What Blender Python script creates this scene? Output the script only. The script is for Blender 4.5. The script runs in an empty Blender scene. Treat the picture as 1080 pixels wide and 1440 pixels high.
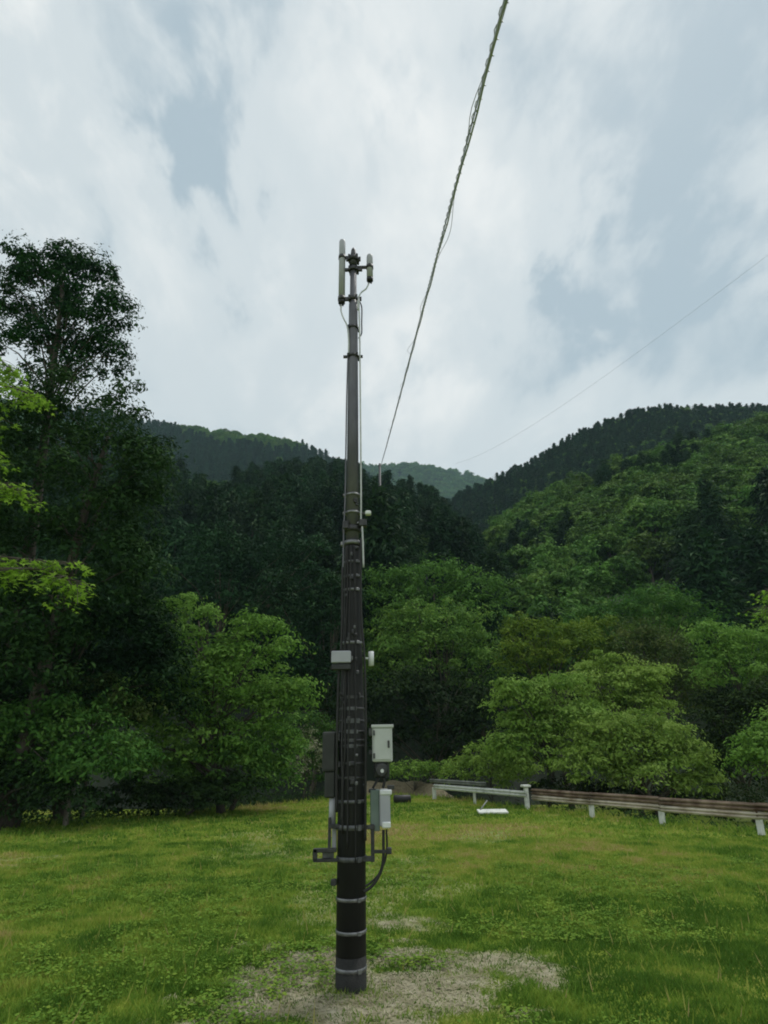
import bpy, math, random
import numpy as np
from mathutils import Vector, Matrix, Euler

# ------------------------------------------------------------------ camera, world, sun, exposure
S = bpy.context.scene
COL = S.collection
EYE = 2.0
F = 850.0                                   # focal length in pixels of the 1080x1440 frame
PITCH = math.atan(340 / F)
ROLL = math.radians(-0.5)
cam_d = bpy.data.cameras.new('camera')
cam = bpy.data.objects.new('camera', cam_d)
COL.objects.link(cam)
cam_d.sensor_fit = 'VERTICAL'
cam_d.sensor_height = 36.0
cam_d.lens = 36.0 * F / 1440.0
cam_d.clip_start = 0.05
cam_d.clip_end = 6000
CR = Matrix.Rotation(math.pi / 2 + PITCH, 3, 'X') @ Matrix.Rotation(ROLL, 3, 'Z')
cam.matrix_world = Matrix.Translation((0, 0, EYE)) @ CR.to_4x4()
S.camera = cam

SUN_EL, SUN_AZ = math.radians(62), math.radians(35)   # azimuth clockwise from +Y (towards the right)
world = bpy.data.worlds.new('World')
S.world = world
world.use_nodes = True


def build_world():
    nt = world.node_tree
    N, L = nt.nodes, nt.links
    N.clear()
    out = N.new('ShaderNodeOutputWorld')
    bg = N.new('ShaderNodeBackground')
    bg.inputs['Strength'].default_value = 0.1
    L.new(bg.outputs[0], out.inputs[0])
    sky = N.new('ShaderNodeTexSky')
    sky.sky_type = 'NISHITA'
    sky.sun_disc = False
    sky.sun_elevation = SUN_EL
    sky.sun_rotation = SUN_AZ
    tc = N.new('ShaderNodeTexCoord')
    sep = N.new('ShaderNodeSeparateXYZ')
    L.new(tc.outputs['Generated'], sep.inputs[0])

    def math_(op, a, b=None, clamp=False):
        m = N.new('ShaderNodeMath')
        m.operation = op
        m.use_clamp = clamp
        for i, v in enumerate((a, b)):
            if v is None:
                continue
            if isinstance(v, (int, float)):
                m.inputs[i].default_value = v
            else:
                L.new(v, m.inputs[i])
        return m.outputs[0]
    zz = math_('ADD', math_('MAXIMUM', sep.outputs[2], 0.0), 0.35)
    cx = math_('DIVIDE', sep.outputs[0], zz)
    cy = math_('DIVIDE', sep.outputs[1], zz)
    cmb = N.new('ShaderNodeCombineXYZ')
    L.new(cx, cmb.inputs[0])
    L.new(cy, cmb.inputs[1])
    # broad soft cloud sheets
    def noise(scale, detail, rough, off, dist=0.0):
        mp = N.new('ShaderNodeMapping')
        mp.inputs['Location'].default_value = off
        mp.inputs['Rotation'].default_value = (0, 0, 0.6)
        mp.inputs['Scale'].default_value = (1.0, 0.62, 1)
        L.new(cmb.outputs[0], mp.inputs[0])
        n = N.new('ShaderNodeTexNoise')
        n.inputs['Scale'].default_value = scale
        n.inputs['Detail'].default_value = detail
        n.inputs['Roughness'].default_value = rough
        n.inputs['Distortion'].default_value = dist
        L.new(mp.outputs[0], n.inputs['Vector'])
        return n.outputs['Fac']
    n1 = noise(1.7, 3.0, 0.45, (3.1, 1.7, 0.0), 0.35)
    n2 = noise(4.2, 6.0, 0.58, (8.3, 2.1, 4.0), 0.25)
    v = math_('ADD', math_('MULTIPLY', n1, 0.52), math_('MULTIPLY', n2, 0.48))
    # the loose darker scraps of cloud that hang under the sheet, each where it stands in the sky
    warp = noise(9.0, 5.0, 0.6, (0.3, 5.1, 2.0), 0.2)
    scraps = [(265, 290, 4.6, .085), (225, 240, 3.2, .06), (762, 485, 3.6, .09), (640, 490, 3.2, .06), (880, 390, 6.0, .10),
              (330, 100, 7.0, .04), (540, 530, 3.0, .06), (1050, 60, 13.0, .14), (660, 290, 3.4, .05), (40, -20, 15.0, .15), (300, 20, 8, .05)]
    for px, py, deg, amt in scraps:
        d = CR @ Vector(((px - 540) / F, (720 - py) / F, -1)).normalized()
        dp = N.new('ShaderNodeVectorMath')
        dp.operation = 'DOT_PRODUCT'
        L.new(tc.outputs['Generated'], dp.inputs[0])
        dp.inputs[1].default_value = d
        c0 = math.cos(math.radians(deg * 1.6))
        t = math_('DIVIDE', math_('SUBTRACT', dp.outputs['Value'], c0), 1 - c0)
        t = math_('ADD', t, math_('MULTIPLY', math_('SUBTRACT', warp, 0.5), 4.5))
        mr = N.new('ShaderNodeMapRange')
        mr.interpolation_type = 'SMOOTHSTEP'
        mr.inputs['From Min'].default_value = 0.0
        mr.inputs['From Max'].default_value = 1.5
        mr.inputs['To Min'].default_value = 0.0
        mr.inputs['To Max'].default_value = amt * .72
        L.new(t, mr.inputs['Value'])
        v = math_('SUBTRACT', v, mr.outputs[0])
    ramp = N.new('ShaderNodeValToRGB')
    cr = ramp.color_ramp
    cr.interpolation = 'EASE'
    cr.elements[0].position = 0.30
    cr.elements[0].color = (0.42, 0.505, 0.56, 1)
    cr.elements[1].position = 0.60
    cr.elements[1].color = (0.87, 0.88, 0.86, 1)
    e = cr.elements.new(0.46)
    e.color = (0.66, 0.71, 0.725, 1)
    L.new(v, ramp.inputs[0])
    sc = N.new('ShaderNodeVectorMath')
    sc.operation = 'SCALE'
    sc.inputs['Scale'].default_value = 9.2
    L.new(ramp.outputs[0], sc.inputs[0])
    mix = N.new('ShaderNodeMix')
    mix.data_type = 'RGBA'
    mix.inputs[0].default_value = 0.92
    L.new(sky.outputs[0], mix.inputs[6])
    L.new(sc.outputs[0], mix.inputs[7])
    L.new(mix.outputs[2], bg.inputs['Color'])


build_world()
sun_d = bpy.data.lights.new('sun', 'SUN')
sun_d.energy = 1.5
sun_d.angle = math.radians(16)
sun_d.color = (1.0, 0.97, 0.91)
sun = bpy.data.objects.new('sun', sun_d)
COL.objects.link(sun)
sd = Vector((math.sin(SUN_AZ) * math.cos(SUN_EL), math.cos(SUN_AZ) * math.cos(SUN_EL), math.sin(SUN_EL)))
sun.rotation_euler = sd.to_track_quat('Z', 'Y').to_euler()
S.view_settings.view_transform = 'Standard'
S.view_settings.look = 'None'
S.view_settings.exposure = 0.32
S.view_settings.gamma = 1.0
S.view_settings.use_curve_mapping = False
S.cycles.filter_width = 1.9
S.cycles.max_bounces = 6
S.cycles.diffuse_bounces = 3
S.cycles.transmission_bounces = 4
S.cycles.volume_bounces = 0

rng = np.random.default_rng(7)
random.seed(7)


# ------------------------------------------------------------------ real places seen along a line of sight
def ray(px, py):
    return CR @ Vector(((px - 540) / F, (720 - py) / F, -1))


def at(px, py, Y):
    d = ray(px, py)
    return Vector((0, 0, EYE)) + d * (Y / d.y)


def ground_at(px, py, z=0.0):
    d = ray(px, py)
    return Vector((0, 0, EYE)) + d * ((z - EYE) / d.z)


def mpp(px, py, Y):
    return (Y / ray(px, py).y) / F


# ------------------------------------------------------------------ helpers
def link(o, parent=None):
    COL.objects.link(o)
    if parent is not None:
        o.parent = parent
    return o


def tag(o, label=None, cat=None, group=None, kind=None):
    for k, v in (('label', label), ('category', cat), ('group', group), ('kind', kind)):
        if v:
            o[k] = v
    return o


def empty(name, loc, rot=(0, 0, 0)):
    o = bpy.data.objects.new(name, None)
    o.empty_display_size = 0.3
    o.location = loc
    o.rotation_euler = rot
    return link(o)


def np_mesh(name, V, faces_n, loops, mat=None, smooth=False, attrs=None):
    """faces_n: int array of verts per face; loops: flat vertex index array"""
    me = bpy.data.meshes.new(name)
    V = np.asarray(V, dtype=np.float32)
    me.vertices.add(len(V))
    me.vertices.foreach_set('co', V.ravel())
    loops = np.asarray(loops, dtype=np.int32).ravel()
    me.loops.add(len(loops))
    me.loops.foreach_set('vertex_index', loops)
    faces_n = np.asarray(faces_n, dtype=np.int32)
    me.polygons.add(len(faces_n))
    st = np.concatenate([[0], np.cumsum(faces_n)[:-1]]).astype(np.int32)
    me.polygons.foreach_set('loop_start', st)
    if smooth:
        me.polygons.foreach_set('use_smooth', np.ones(len(faces_n), dtype=bool))
    for k, (dom, arr) in (attrs or {}).items():
        a = me.attributes.new(k, 'FLOAT', dom)
        a.data.foreach_set('value', np.asarray(arr, dtype=np.float32).ravel())
    if mat:
        me.materials.append(mat)
    me.update(calc_edges=True)
    return me


class MB:
    def __init__(self):
        self.v = []
        self.f = []
        self.sm = []

    def box(self, c, s, rot=None, bev=0.0):
        c = Vector(c)
        sx, sy, sz = s[0] / 2, s[1] / 2, s[2] / 2
        R = rot.to_matrix() if isinstance(rot, Euler) else (rot or Matrix.Identity(3))
        b = min(bev, sx * .9, sy * .9, sz * .9)
        base = len(self.v)
        if b <= 0:
            pts = [(x * sx, y * sy, z * sz) for z in (-1, 1) for x, y in ((-1, -1), (1, -1), (1, 1), (-1, 1))]
            fs = [(3, 2, 1, 0), (4, 5, 6, 7), (0, 1, 5, 4), (1, 2, 6, 5), (2, 3, 7, 6), (3, 0, 4, 7)]
        else:
            ring = lambda ix, iy, z: [(-sx + ix, -sy, z), (sx - ix, -sy, z), (sx, -sy + iy, z), (sx, sy - iy, z),
                                      (sx - ix, sy, z), (-sx + ix, sy, z), (-sx, sy - iy, z), (-sx, -sy + iy, z)]
            def shr(z):
                k = [(x * (1 - b / sx), y * (1 - b / sy), z) for x, y, _ in ring(b, b, 0)]
                return k
            pts = shr(-sz) + ring(b, b, -sz + b) + ring(b, b, sz - b) + shr(sz)
            fs = [tuple(range(7, -1, -1)), tuple(range(24, 32))]
            for r in range(3):
                for i in range(8):
                    j = (i + 1) % 8
                    fs.append((r * 8 + i, r * 8 + j, r * 8 + 8 + j, r * 8 + 8 + i))
        for p in pts:
            self.v.append(c + R @ Vector(p))
        for f in fs:
            self.f.append(tuple(base + i for i in f))
            self.sm.append(False)
        return self

    def tube(self, pts, r, n=10, cap=True):
        pts = [Vector(p) for p in pts]
        rs = r if isinstance(r, (list, tuple)) else [r] * len(pts)
        base = len(self.v)
        prev = None
        for i, p in enumerate(pts):
            t = (pts[min(i + 1, len(pts) - 1)] - pts[max(i - 1, 0)])
            t = t.normalized() if t.length > 1e-9 else Vector((0, 0, 1))
            if prev is None:
                a = Vector((1, 0, 0)) if abs(t.x) < .8 else Vector((0, 1, 0))
            else:
                a = prev
            u = (a - t * a.dot(t)).normalized()
            prev = u
            w = t.cross(u)
            for k in range(n):
                an = 2 * math.pi * k / n
                self.v.append(p + (u * math.cos(an) + w * math.sin(an)) * rs[i])
        for i in range(len(pts) - 1):
            for k in range(n):
                k2 = (k + 1) % n
                self.f.append((base + i * n + k, base + i * n + k2, base + (i + 1) * n + k2, base + (i + 1) * n + k))
                self.sm.append(True)
        if cap:
            self.f.append(tuple(base + k for k in range(n - 1, -1, -1)))
            self.f.append(tuple(base + (len(pts) - 1) * n + k for k in range(n)))
            self.sm += [False, False]
        return self

    def build(self, name, mat, parent=None, loc=None):
        me = bpy.data.meshes.new(name)
        me.from_pydata([tuple(v) for v in self.v], [], self.f)
        me.polygons.foreach_set('use_smooth', self.sm)
        me.materials.append(mat)
        me.update()
        o = bpy.data.objects.new(name, me)
        if loc is not None:
            o.location = loc
        return link(o, parent)


# ------------------------------------------------------------------ numpy value noise
_H = np.random.default_rng(99).random((256, 256)).astype(np.float32)


def vnoise(x, y):
    xi = np.floor(x).astype(int)
    yi = np.floor(y).astype(int)
    fx = x - xi
    fy = y - yi
    fx = fx * fx * (3 - 2 * fx)
    fy = fy * fy * (3 - 2 * fy)
    a = _H[xi % 256, yi % 256]
    b = _H[(xi + 1) % 256, yi % 256]
    c = _H[xi % 256, (yi + 1) % 256]
    d = _H[(xi + 1) % 256, (yi + 1) % 256]
    return (a * (1 - fx) + b * fx) * (1 - fy) + (c * (1 - fx) + d * fx) * fy


def fbm(x, y, o=4):
    s = 0
    a = 0.5
    t = 0
    for k in range(o):
        s = s + a * vnoise(x * 2 ** k + 17.3 * k, y * 2 ** k + 5.1 * k)
        t += a
        a *= .55
    return s / t


# ------------------------------------------------------------------ materials
def new_mat(name):
    m = bpy.data.materials.new(name)
    m.use_nodes = True
    nt = m.node_tree
    b = nt.nodes['Principled BSDF']
    return m, nt, b


def ramp_node(nt, src, stops):
    r = nt.nodes.new('ShaderNodeValToRGB')
    cr = r.color_ramp
    while len(cr.elements) < len(stops):
        cr.elements.new(0.5)
    for e, (p, c) in zip(cr.elements, stops):
        e.position = p
        e.color = (*c, 1)
    nt.links.new(src, r.inputs[0])
    return r.outputs[0]


def noise_node(nt, scale, detail=4, rough=.55, coord='Object', stretch=None):
    tc = nt.nodes.new('ShaderNodeTexCoord')
    n = nt.nodes.new('ShaderNodeTexNoise')
    n.inputs['Scale'].default_value = scale
    n.inputs['Detail'].default_value = detail
    n.inputs['Roughness'].default_value = rough
    if stretch:
        mp = nt.nodes.new('ShaderNodeMapping')
        mp.inputs['Scale'].default_value = stretch
        nt.links.new(tc.outputs[coord], mp.inputs[0])
        nt.links.new(mp.outputs[0], n.inputs['Vector'])
    else:
        nt.links.new(tc.outputs[coord], n.inputs['Vector'])
    return n.outputs['Fac']


def foliage_mat(name, dark, mid, light, transl=.3, rough=.55, hue=.03, var=.35):
    """leaf colour from the per-leaf tint attribute, varied a little per tree"""
    m, nt, b = new_mat(name)
    N, L = nt.nodes, nt.links
    at_ = N.new('ShaderNodeAttribute')
    at_.attribute_name = 'tint'
    col = ramp_node(nt, at_.outputs['Fac'], [(0.0, dark), (0.5, mid), (1.0, light)])
    oi = N.new('ShaderNodeObjectInfo')
    hsv = N.new('ShaderNodeHueSaturation')
    mr = N.new('ShaderNodeMapRange')
    mr.inputs['To Min'].default_value = 0.5 - hue
    mr.inputs['To Max'].default_value = 0.5 + hue
    L.new(oi.outputs['Random'], mr.inputs['Value'])
    L.new(mr.outputs[0], hsv.inputs['Hue'])
    mv = N.new('ShaderNodeMath')
    mv.operation = 'MULTIPLY'
    mv.inputs[1].default_value = 7.31
    L.new(oi.outputs['Random'], mv.inputs[0])
    fr = N.new('ShaderNodeMath')
    fr.operation = 'FRACT'
    L.new(mv.outputs[0], fr.inputs[0])
    m2 = N.new('ShaderNodeMapRange')
    m2.inputs['To Min'].default_value = 1 - var
    m2.inputs['To Max'].default_value = 1 + var
    L.new(fr.outputs[0], m2.inputs['Value'])
    L.new(m2.outputs[0], hsv.inputs['Value'])
    L.new(col, hsv.inputs['Color'])
    L.new(hsv.outputs[0], b.inputs['Base Color'])
    b.inputs['Roughness'].default_value = .75
    b.inputs['Specular IOR Level'].default_value = .10
    tr = N.new('ShaderNodeBsdfTranslucent')
    L.new(hsv.outputs[0], tr.inputs['Color'])
    mx = N.new('ShaderNodeMixShader')
    mx.inputs[0].default_value = transl
    L.new(b.outputs[0], mx.inputs[1])
    L.new(tr.outputs[0], mx.inputs[2])
    L.new(mx.outputs[0], N['Material Output'].inputs['Surface'])
    return m


def simple_mat(name, c1, c2, scale=6, rough=.7, metal=0.0, bump=.0, stretch=None, pos=(.35, .65), detail=5):
    m, nt, b = new_mat(name)
    f = noise_node(nt, scale, detail, .6, stretch=stretch)
    col = ramp_node(nt, f, [(pos[0], c1), (pos[1], c2)])
    nt.links.new(col, b.inputs['Base Color'])
    b.inputs['Roughness'].default_value = rough
    b.inputs['Metallic'].default_value = metal
    if bump:
        bp = nt.nodes.new('ShaderNodeBump')
        bp.inputs['Strength'].default_value = bump
        bp.inputs['Distance'].default_value = .02
        f2 = noise_node(nt, scale * 5, 4, .6, stretch=stretch)
        nt.links.new(f2, bp.inputs['Height'])
        nt.links.new(bp.outputs[0], b.inputs['Normal'])
    return m


M = {}
M['bark'] = simple_mat('bark', (.035, .028, .02), (.10, .085, .065), 9, .9, bump=.6, stretch=(1, 1, .2))
M['pale_bark'] = simple_mat('pale_bark', (.09, .08, .06), (.22, .2, .16), 7, .9, bump=.5, stretch=(1, 1, .25))
M['leaf_dark'] = foliage_mat('dark_leaf', (.008, .024, .006), (.018, .048, .011), (.042, .086, .019), .2)
M['leaf_mid'] = foliage_mat('mid_leaf', (.028, .076, .014), (.080, .175, .030), (.18, .30, .06), .3)
M['leaf_bright'] = foliage_mat('bright_leaf', (.065, .155, .022), (.20, .34, .055), (.34, .49, .12), .35, hue=.01, var=.1)
M['leaf_bright_left'] = foliage_mat('fresh_leaf', (.052, .13, .018), (.15, .285, .044), (.27, .43, .09), .35, hue=.01, var=.1)
M['leaf_hill'] = foliage_mat('hill_leaf', (.038, .092, .014), (.088, .185, .032), (.16, .28, .060), .25, hue=.014, var=.32)
M['leaf_olive'] = foliage_mat('olive_leaf', (.045, .10, .012), (.135, .225, .024), (.25, .34, .045), .3, hue=.012, var=.15)
M['leaf_red'] = foliage_mat('reddish_leaf', (.028, .055, .012), (.070, .115, .026), (.15, .175, .05), .3, hue=.012, var=.12)
M['leaf_cedar'] = foliage_mat('cedar_leaf', (.008, .024, .009), (.017, .050, .017), (.038, .085, .028), .12, hue=.02, var=.4)
M['leaf_maple'] = foliage_mat('maple_leaf', (.09, .20, .02), (.19, .36, .04), (.31, .50, .08), .45, hue=.01, var=.05)
M['petal'] = foliage_mat('pale_blossom', (.10, .16, .06), (.30, .32, .20), (.52, .47, .38), .3, hue=.01, var=.05)
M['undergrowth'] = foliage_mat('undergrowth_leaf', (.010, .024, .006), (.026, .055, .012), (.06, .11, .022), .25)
M['steel_tube'] = simple_mat('painted_steel_tube', (.085, .085, .10), (.155, .155, .175), 4, .5, .3, stretch=(1, 1, .3))
M['concrete'] = simple_mat('dark_coated_pole', (.005, .0055, .006), (.012, .0125, .014), 5, .7, 0, bump=.25, stretch=(1, 1, .3))
M['concrete_foot'] = simple_mat('weathered_pole_foot', (.008, .0085, .008), (.022, .022, .020), 12, .8, 0, bump=.3)
M['galv'] = simple_mat('galvanised_steel', (.12, .125, .13), (.24, .245, .25), 14, .45, .55)
M['dark_steel'] = simple_mat('dark_steel', (.03, .032, .034), (.07, .07, .072), 14, .5, .4)
M['band_dull'] = simple_mat('dull_band_steel', (.06, .065, .07), (.13, .135, .14), 20, .5, .4)
M['antenna'] = simple_mat('grey_radome', (.34, .35, .39), (.42, .43, .47), 3, .5)
M['box_grey'] = simple_mat('pale_grey_cabinet_paint', (.44, .47, .45), (.53, .56, .54), 3, .5)
M['box_green'] = simple_mat('grey_green_cabinet_paint', (.10, .15, .13), (.16, .21, .19), 4, .5)
M['box_white'] = simple_mat('white_plastic', (.62, .65, .65), (.75, .77, .77), 5, .4)
M['box_dark'] = simple_mat('dark_cabinet_paint', (.012, .015, .014), (.03, .034, .032), 5, .5)
M['rubber'] = simple_mat('black_rubber', (.008, .008, .008), (.018, .018, .018), 9, .6)
M['cable'] = simple_mat('cable_sheath', (.36, .38, .43), (.50, .52, .58), 8, .5)
M['white_cable'] = simple_mat('white_cable', (.45, .47, .48), (.6, .62, .62), 8, .5)
M['rail_white'] = simple_mat('chalky_white_paint', (.30, .32, .29), (.66, .68, .63), 5, .6, pos=(.22, .5), stretch=(1, 1, 1))
M['rail_rust'] = simple_mat('rusty_guardrail', (.09, .05, .03), (.28, .21, .15), 2.2, .8, bump=.2, pos=(.34, .66))
M['rail_pale'] = simple_mat('faded_guardrail_lip', (.24, .18, .12), (.60, .53, .43), 1.7, .7, bump=.1, pos=(.32, .6))
M['rail_grey'] = simple_mat('weathered_zinc_rail', (.11, .12, .11), (.24, .25, .23), 4, .6)
M['gravel'] = simple_mat('gravel_track', (.09, .075, .04), (.20, .17, .10), 9, .95, bump=.5)


def ground_mat():
    m, nt, b = new_mat('lawn_soil')
    N, L = nt.nodes, nt.links
    a = N.new('ShaderNodeAttribute')
    a.attribute_name = 'bare'
    n1 = noise_node(nt, .45, 6, .6)
    n2 = noise_node(nt, 6, 6, .6)
    green = ramp_node(nt, n1, [(.3, (.09, .16, .016)), (.5, (.16, .22, .025)), (.7, (.22, .235, .045))])
    soil = ramp_node(nt, n2, [(.3, (.17, .16, .085)), (.5, (.29, .265, .17)), (.7, (.42, .39, .29))])
    mx = N.new('ShaderNodeMix')
    mx.data_type = 'RGBA'
    L.new(a.outputs['Fac'], mx.inputs[0])
    L.new(green, mx.inputs[6])
    L.new(soil, mx.inputs[7])
    L.new(mx.outputs[2], b.inputs['Base Color'])
    b.inputs['Roughness'].default_value = .95
    b.inputs['Specular IOR Level'].default_value = .1
    bp = N.new('ShaderNodeBump')
    bp.inputs['Strength'].default_value = .8
    bp.inputs['Distance'].default_value = .03
    L.new(noise_node(nt, 14, 6, .7), bp.inputs['Height'])
    L.new(bp.outputs[0], b.inputs['Normal'])
    return m


def slope_mat(name, c1, c2, s=.08):
    m = simple_mat(name, c1, c2, s, .95, detail=8)
    return m


M['ground'] = ground_mat()
M['slope_green'] = slope_mat('wooded_slope_soil', (.010, .018, .006), (.024, .040, .012), .15)
M['slope_dark'] = slope_mat('cedar_slope_soil', (.006, .012, .005), (.014, .024, .009), .1)


def grass_mat():
    m, nt, b = new_mat('grass_blade')
    N, L = nt.nodes, nt.links
    a = N.new('ShaderNodeAttribute')
    a.attribute_name = 'tint'
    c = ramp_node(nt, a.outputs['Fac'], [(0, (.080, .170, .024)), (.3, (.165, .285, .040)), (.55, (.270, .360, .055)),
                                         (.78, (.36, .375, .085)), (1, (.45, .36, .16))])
    L.new(c, b.inputs['Base Color'])
    b.inputs['Roughness'].default_value = .8
    b.inputs['Specular IOR Level'].default_value = .06
    tr = N.new('ShaderNodeBsdfTranslucent')
    L.new(c, tr.inputs['Color'])
    mx = N.new('ShaderNodeMixShader')
    mx.inputs[0].default_value = .3
    L.new(b.outputs[0], mx.inputs[1])
    L.new(tr.outputs[0], mx.inputs[2])
    L.new(mx.outputs[0], N['Material Output'].inputs['Surface'])
    return m


M['grass'] = grass_mat()


# ------------------------------------------------------------------ ground
def edge_y(x):
    """far edge of the mown lawn"""
    x = np.asarray(x, dtype=float)
    return np.interp(x, [-30, -12, -8, -4, -1.5, 1.0, 2.6, 5.4, 7.0, 8.3, 9.9, 13, 18, 30],
                     [15, 19.5, 24, 29.5, 33, 33.5, 31.8, 25.2, 22.4, 19.9, 17.6, 14, 11, 6])


def bare_mask(x, y):
    """bare, trampled ground around the foot of the pole"""
    n = fbm(x * 1.1 + 3, y * 1.1 + 9, 4)
    nf = fbm(x * 4 + 1, y * 4, 3)
    out = 0
    for cx, cy, rx, ry, w in ((-.25, 6.6, .75, .7, 1.2), (-1.05, 6.5, .75, .6, 1.0), (-.55, 7.5, .8, .8, .95), (.2, 6.7, .9, .6, 1.0), (.3, 7.6, .8, .7, .8),
                              (.3, 9.0, .8, .4, .72), (1.0, 7.5, .7, .5, .72), (-1.5, 5.9, .5, .35, .8), (-.3, 5.4, 1.1, .35, .7), (1.5, 6.9, .4, .3, .55)):
        r = np.sqrt(((x - cx) / rx) ** 2 + ((y - cy) / ry) ** 2)
        out = np.maximum(out, w * np.clip(1.35 - r * .75, 0, 1))
    v = out + (n - .5) * 1.1 + (nf - .5) * 1.2
    core = np.clip((v - .43) / .5, 0, 1)
    thin = np.clip((fbm(x * .35 + 20, y * .35 + 4, 3) - .60) * 5, 0, .35) * (y > 9)
    return np.maximum(core * (out > .02), thin)


def ground_z(x, y):
    x = np.asarray(x, dtype=float)
    y = np.asarray(y, dtype=float)
    z = (fbm(x * .25, y * .25, 3) - .5) * .10 * np.clip((y - 3) / 12, 0, 1)
    z = z + (fbm(x * 2.2 + 4, y * 2.2, 3) - .5) * .045
    over = np.clip(y - edge_y(x) - .6, 0, 8)
    z = z - over * .16
    return z


def gz(x, y):
    return float(ground_z(np.array([x]), np.array([y]))[0])


def build_ground():
    xs = np.concatenate([-np.geomspace(1080, 16, 22), np.arange(-15.6, 15.61, .13), np.geomspace(16, 1080, 22)])
    ys = np.concatenate([-np.geomspace(290, 2, 10), np.arange(-1.5, 4.5, .5), np.arange(4.6, 14, .11), np.arange(14.1, 44, .33), np.geomspace(45, 1570, 22)])
    X, Y = np.meshgrid(xs, ys)
    Z = ground_z(X, Y)
    B = bare_mask(X, Y)
    far = np.clip((Y - 45) / 30, 0, 1)
    Z = Z * (1 - far) - 2.2 * far
    nx, ny = len(xs), len(ys)
    V = np.stack([X.ravel(), Y.ravel(), Z.ravel()], 1)
    i = np.arange(nx - 1)[None, :] + nx * np.arange(ny - 1)[:, None]
    q = np.stack([i, i + 1, i + nx + 1, i + nx], -1).reshape(-1, 4)
    me = np_mesh('ground', V, np.full(len(q), 4), q, M['ground'], True, {'bare': ('POINT', B)})
    o = link(bpy.data.objects.new('ground', me))
    tag(o, 'mown green lawn with a bare trampled patch round the pole foot', None, None, 'structure')


build_ground()


# ------------------------------------------------------------------ grass and weeds
GY = ground_at(493.5, 1392).y


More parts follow.
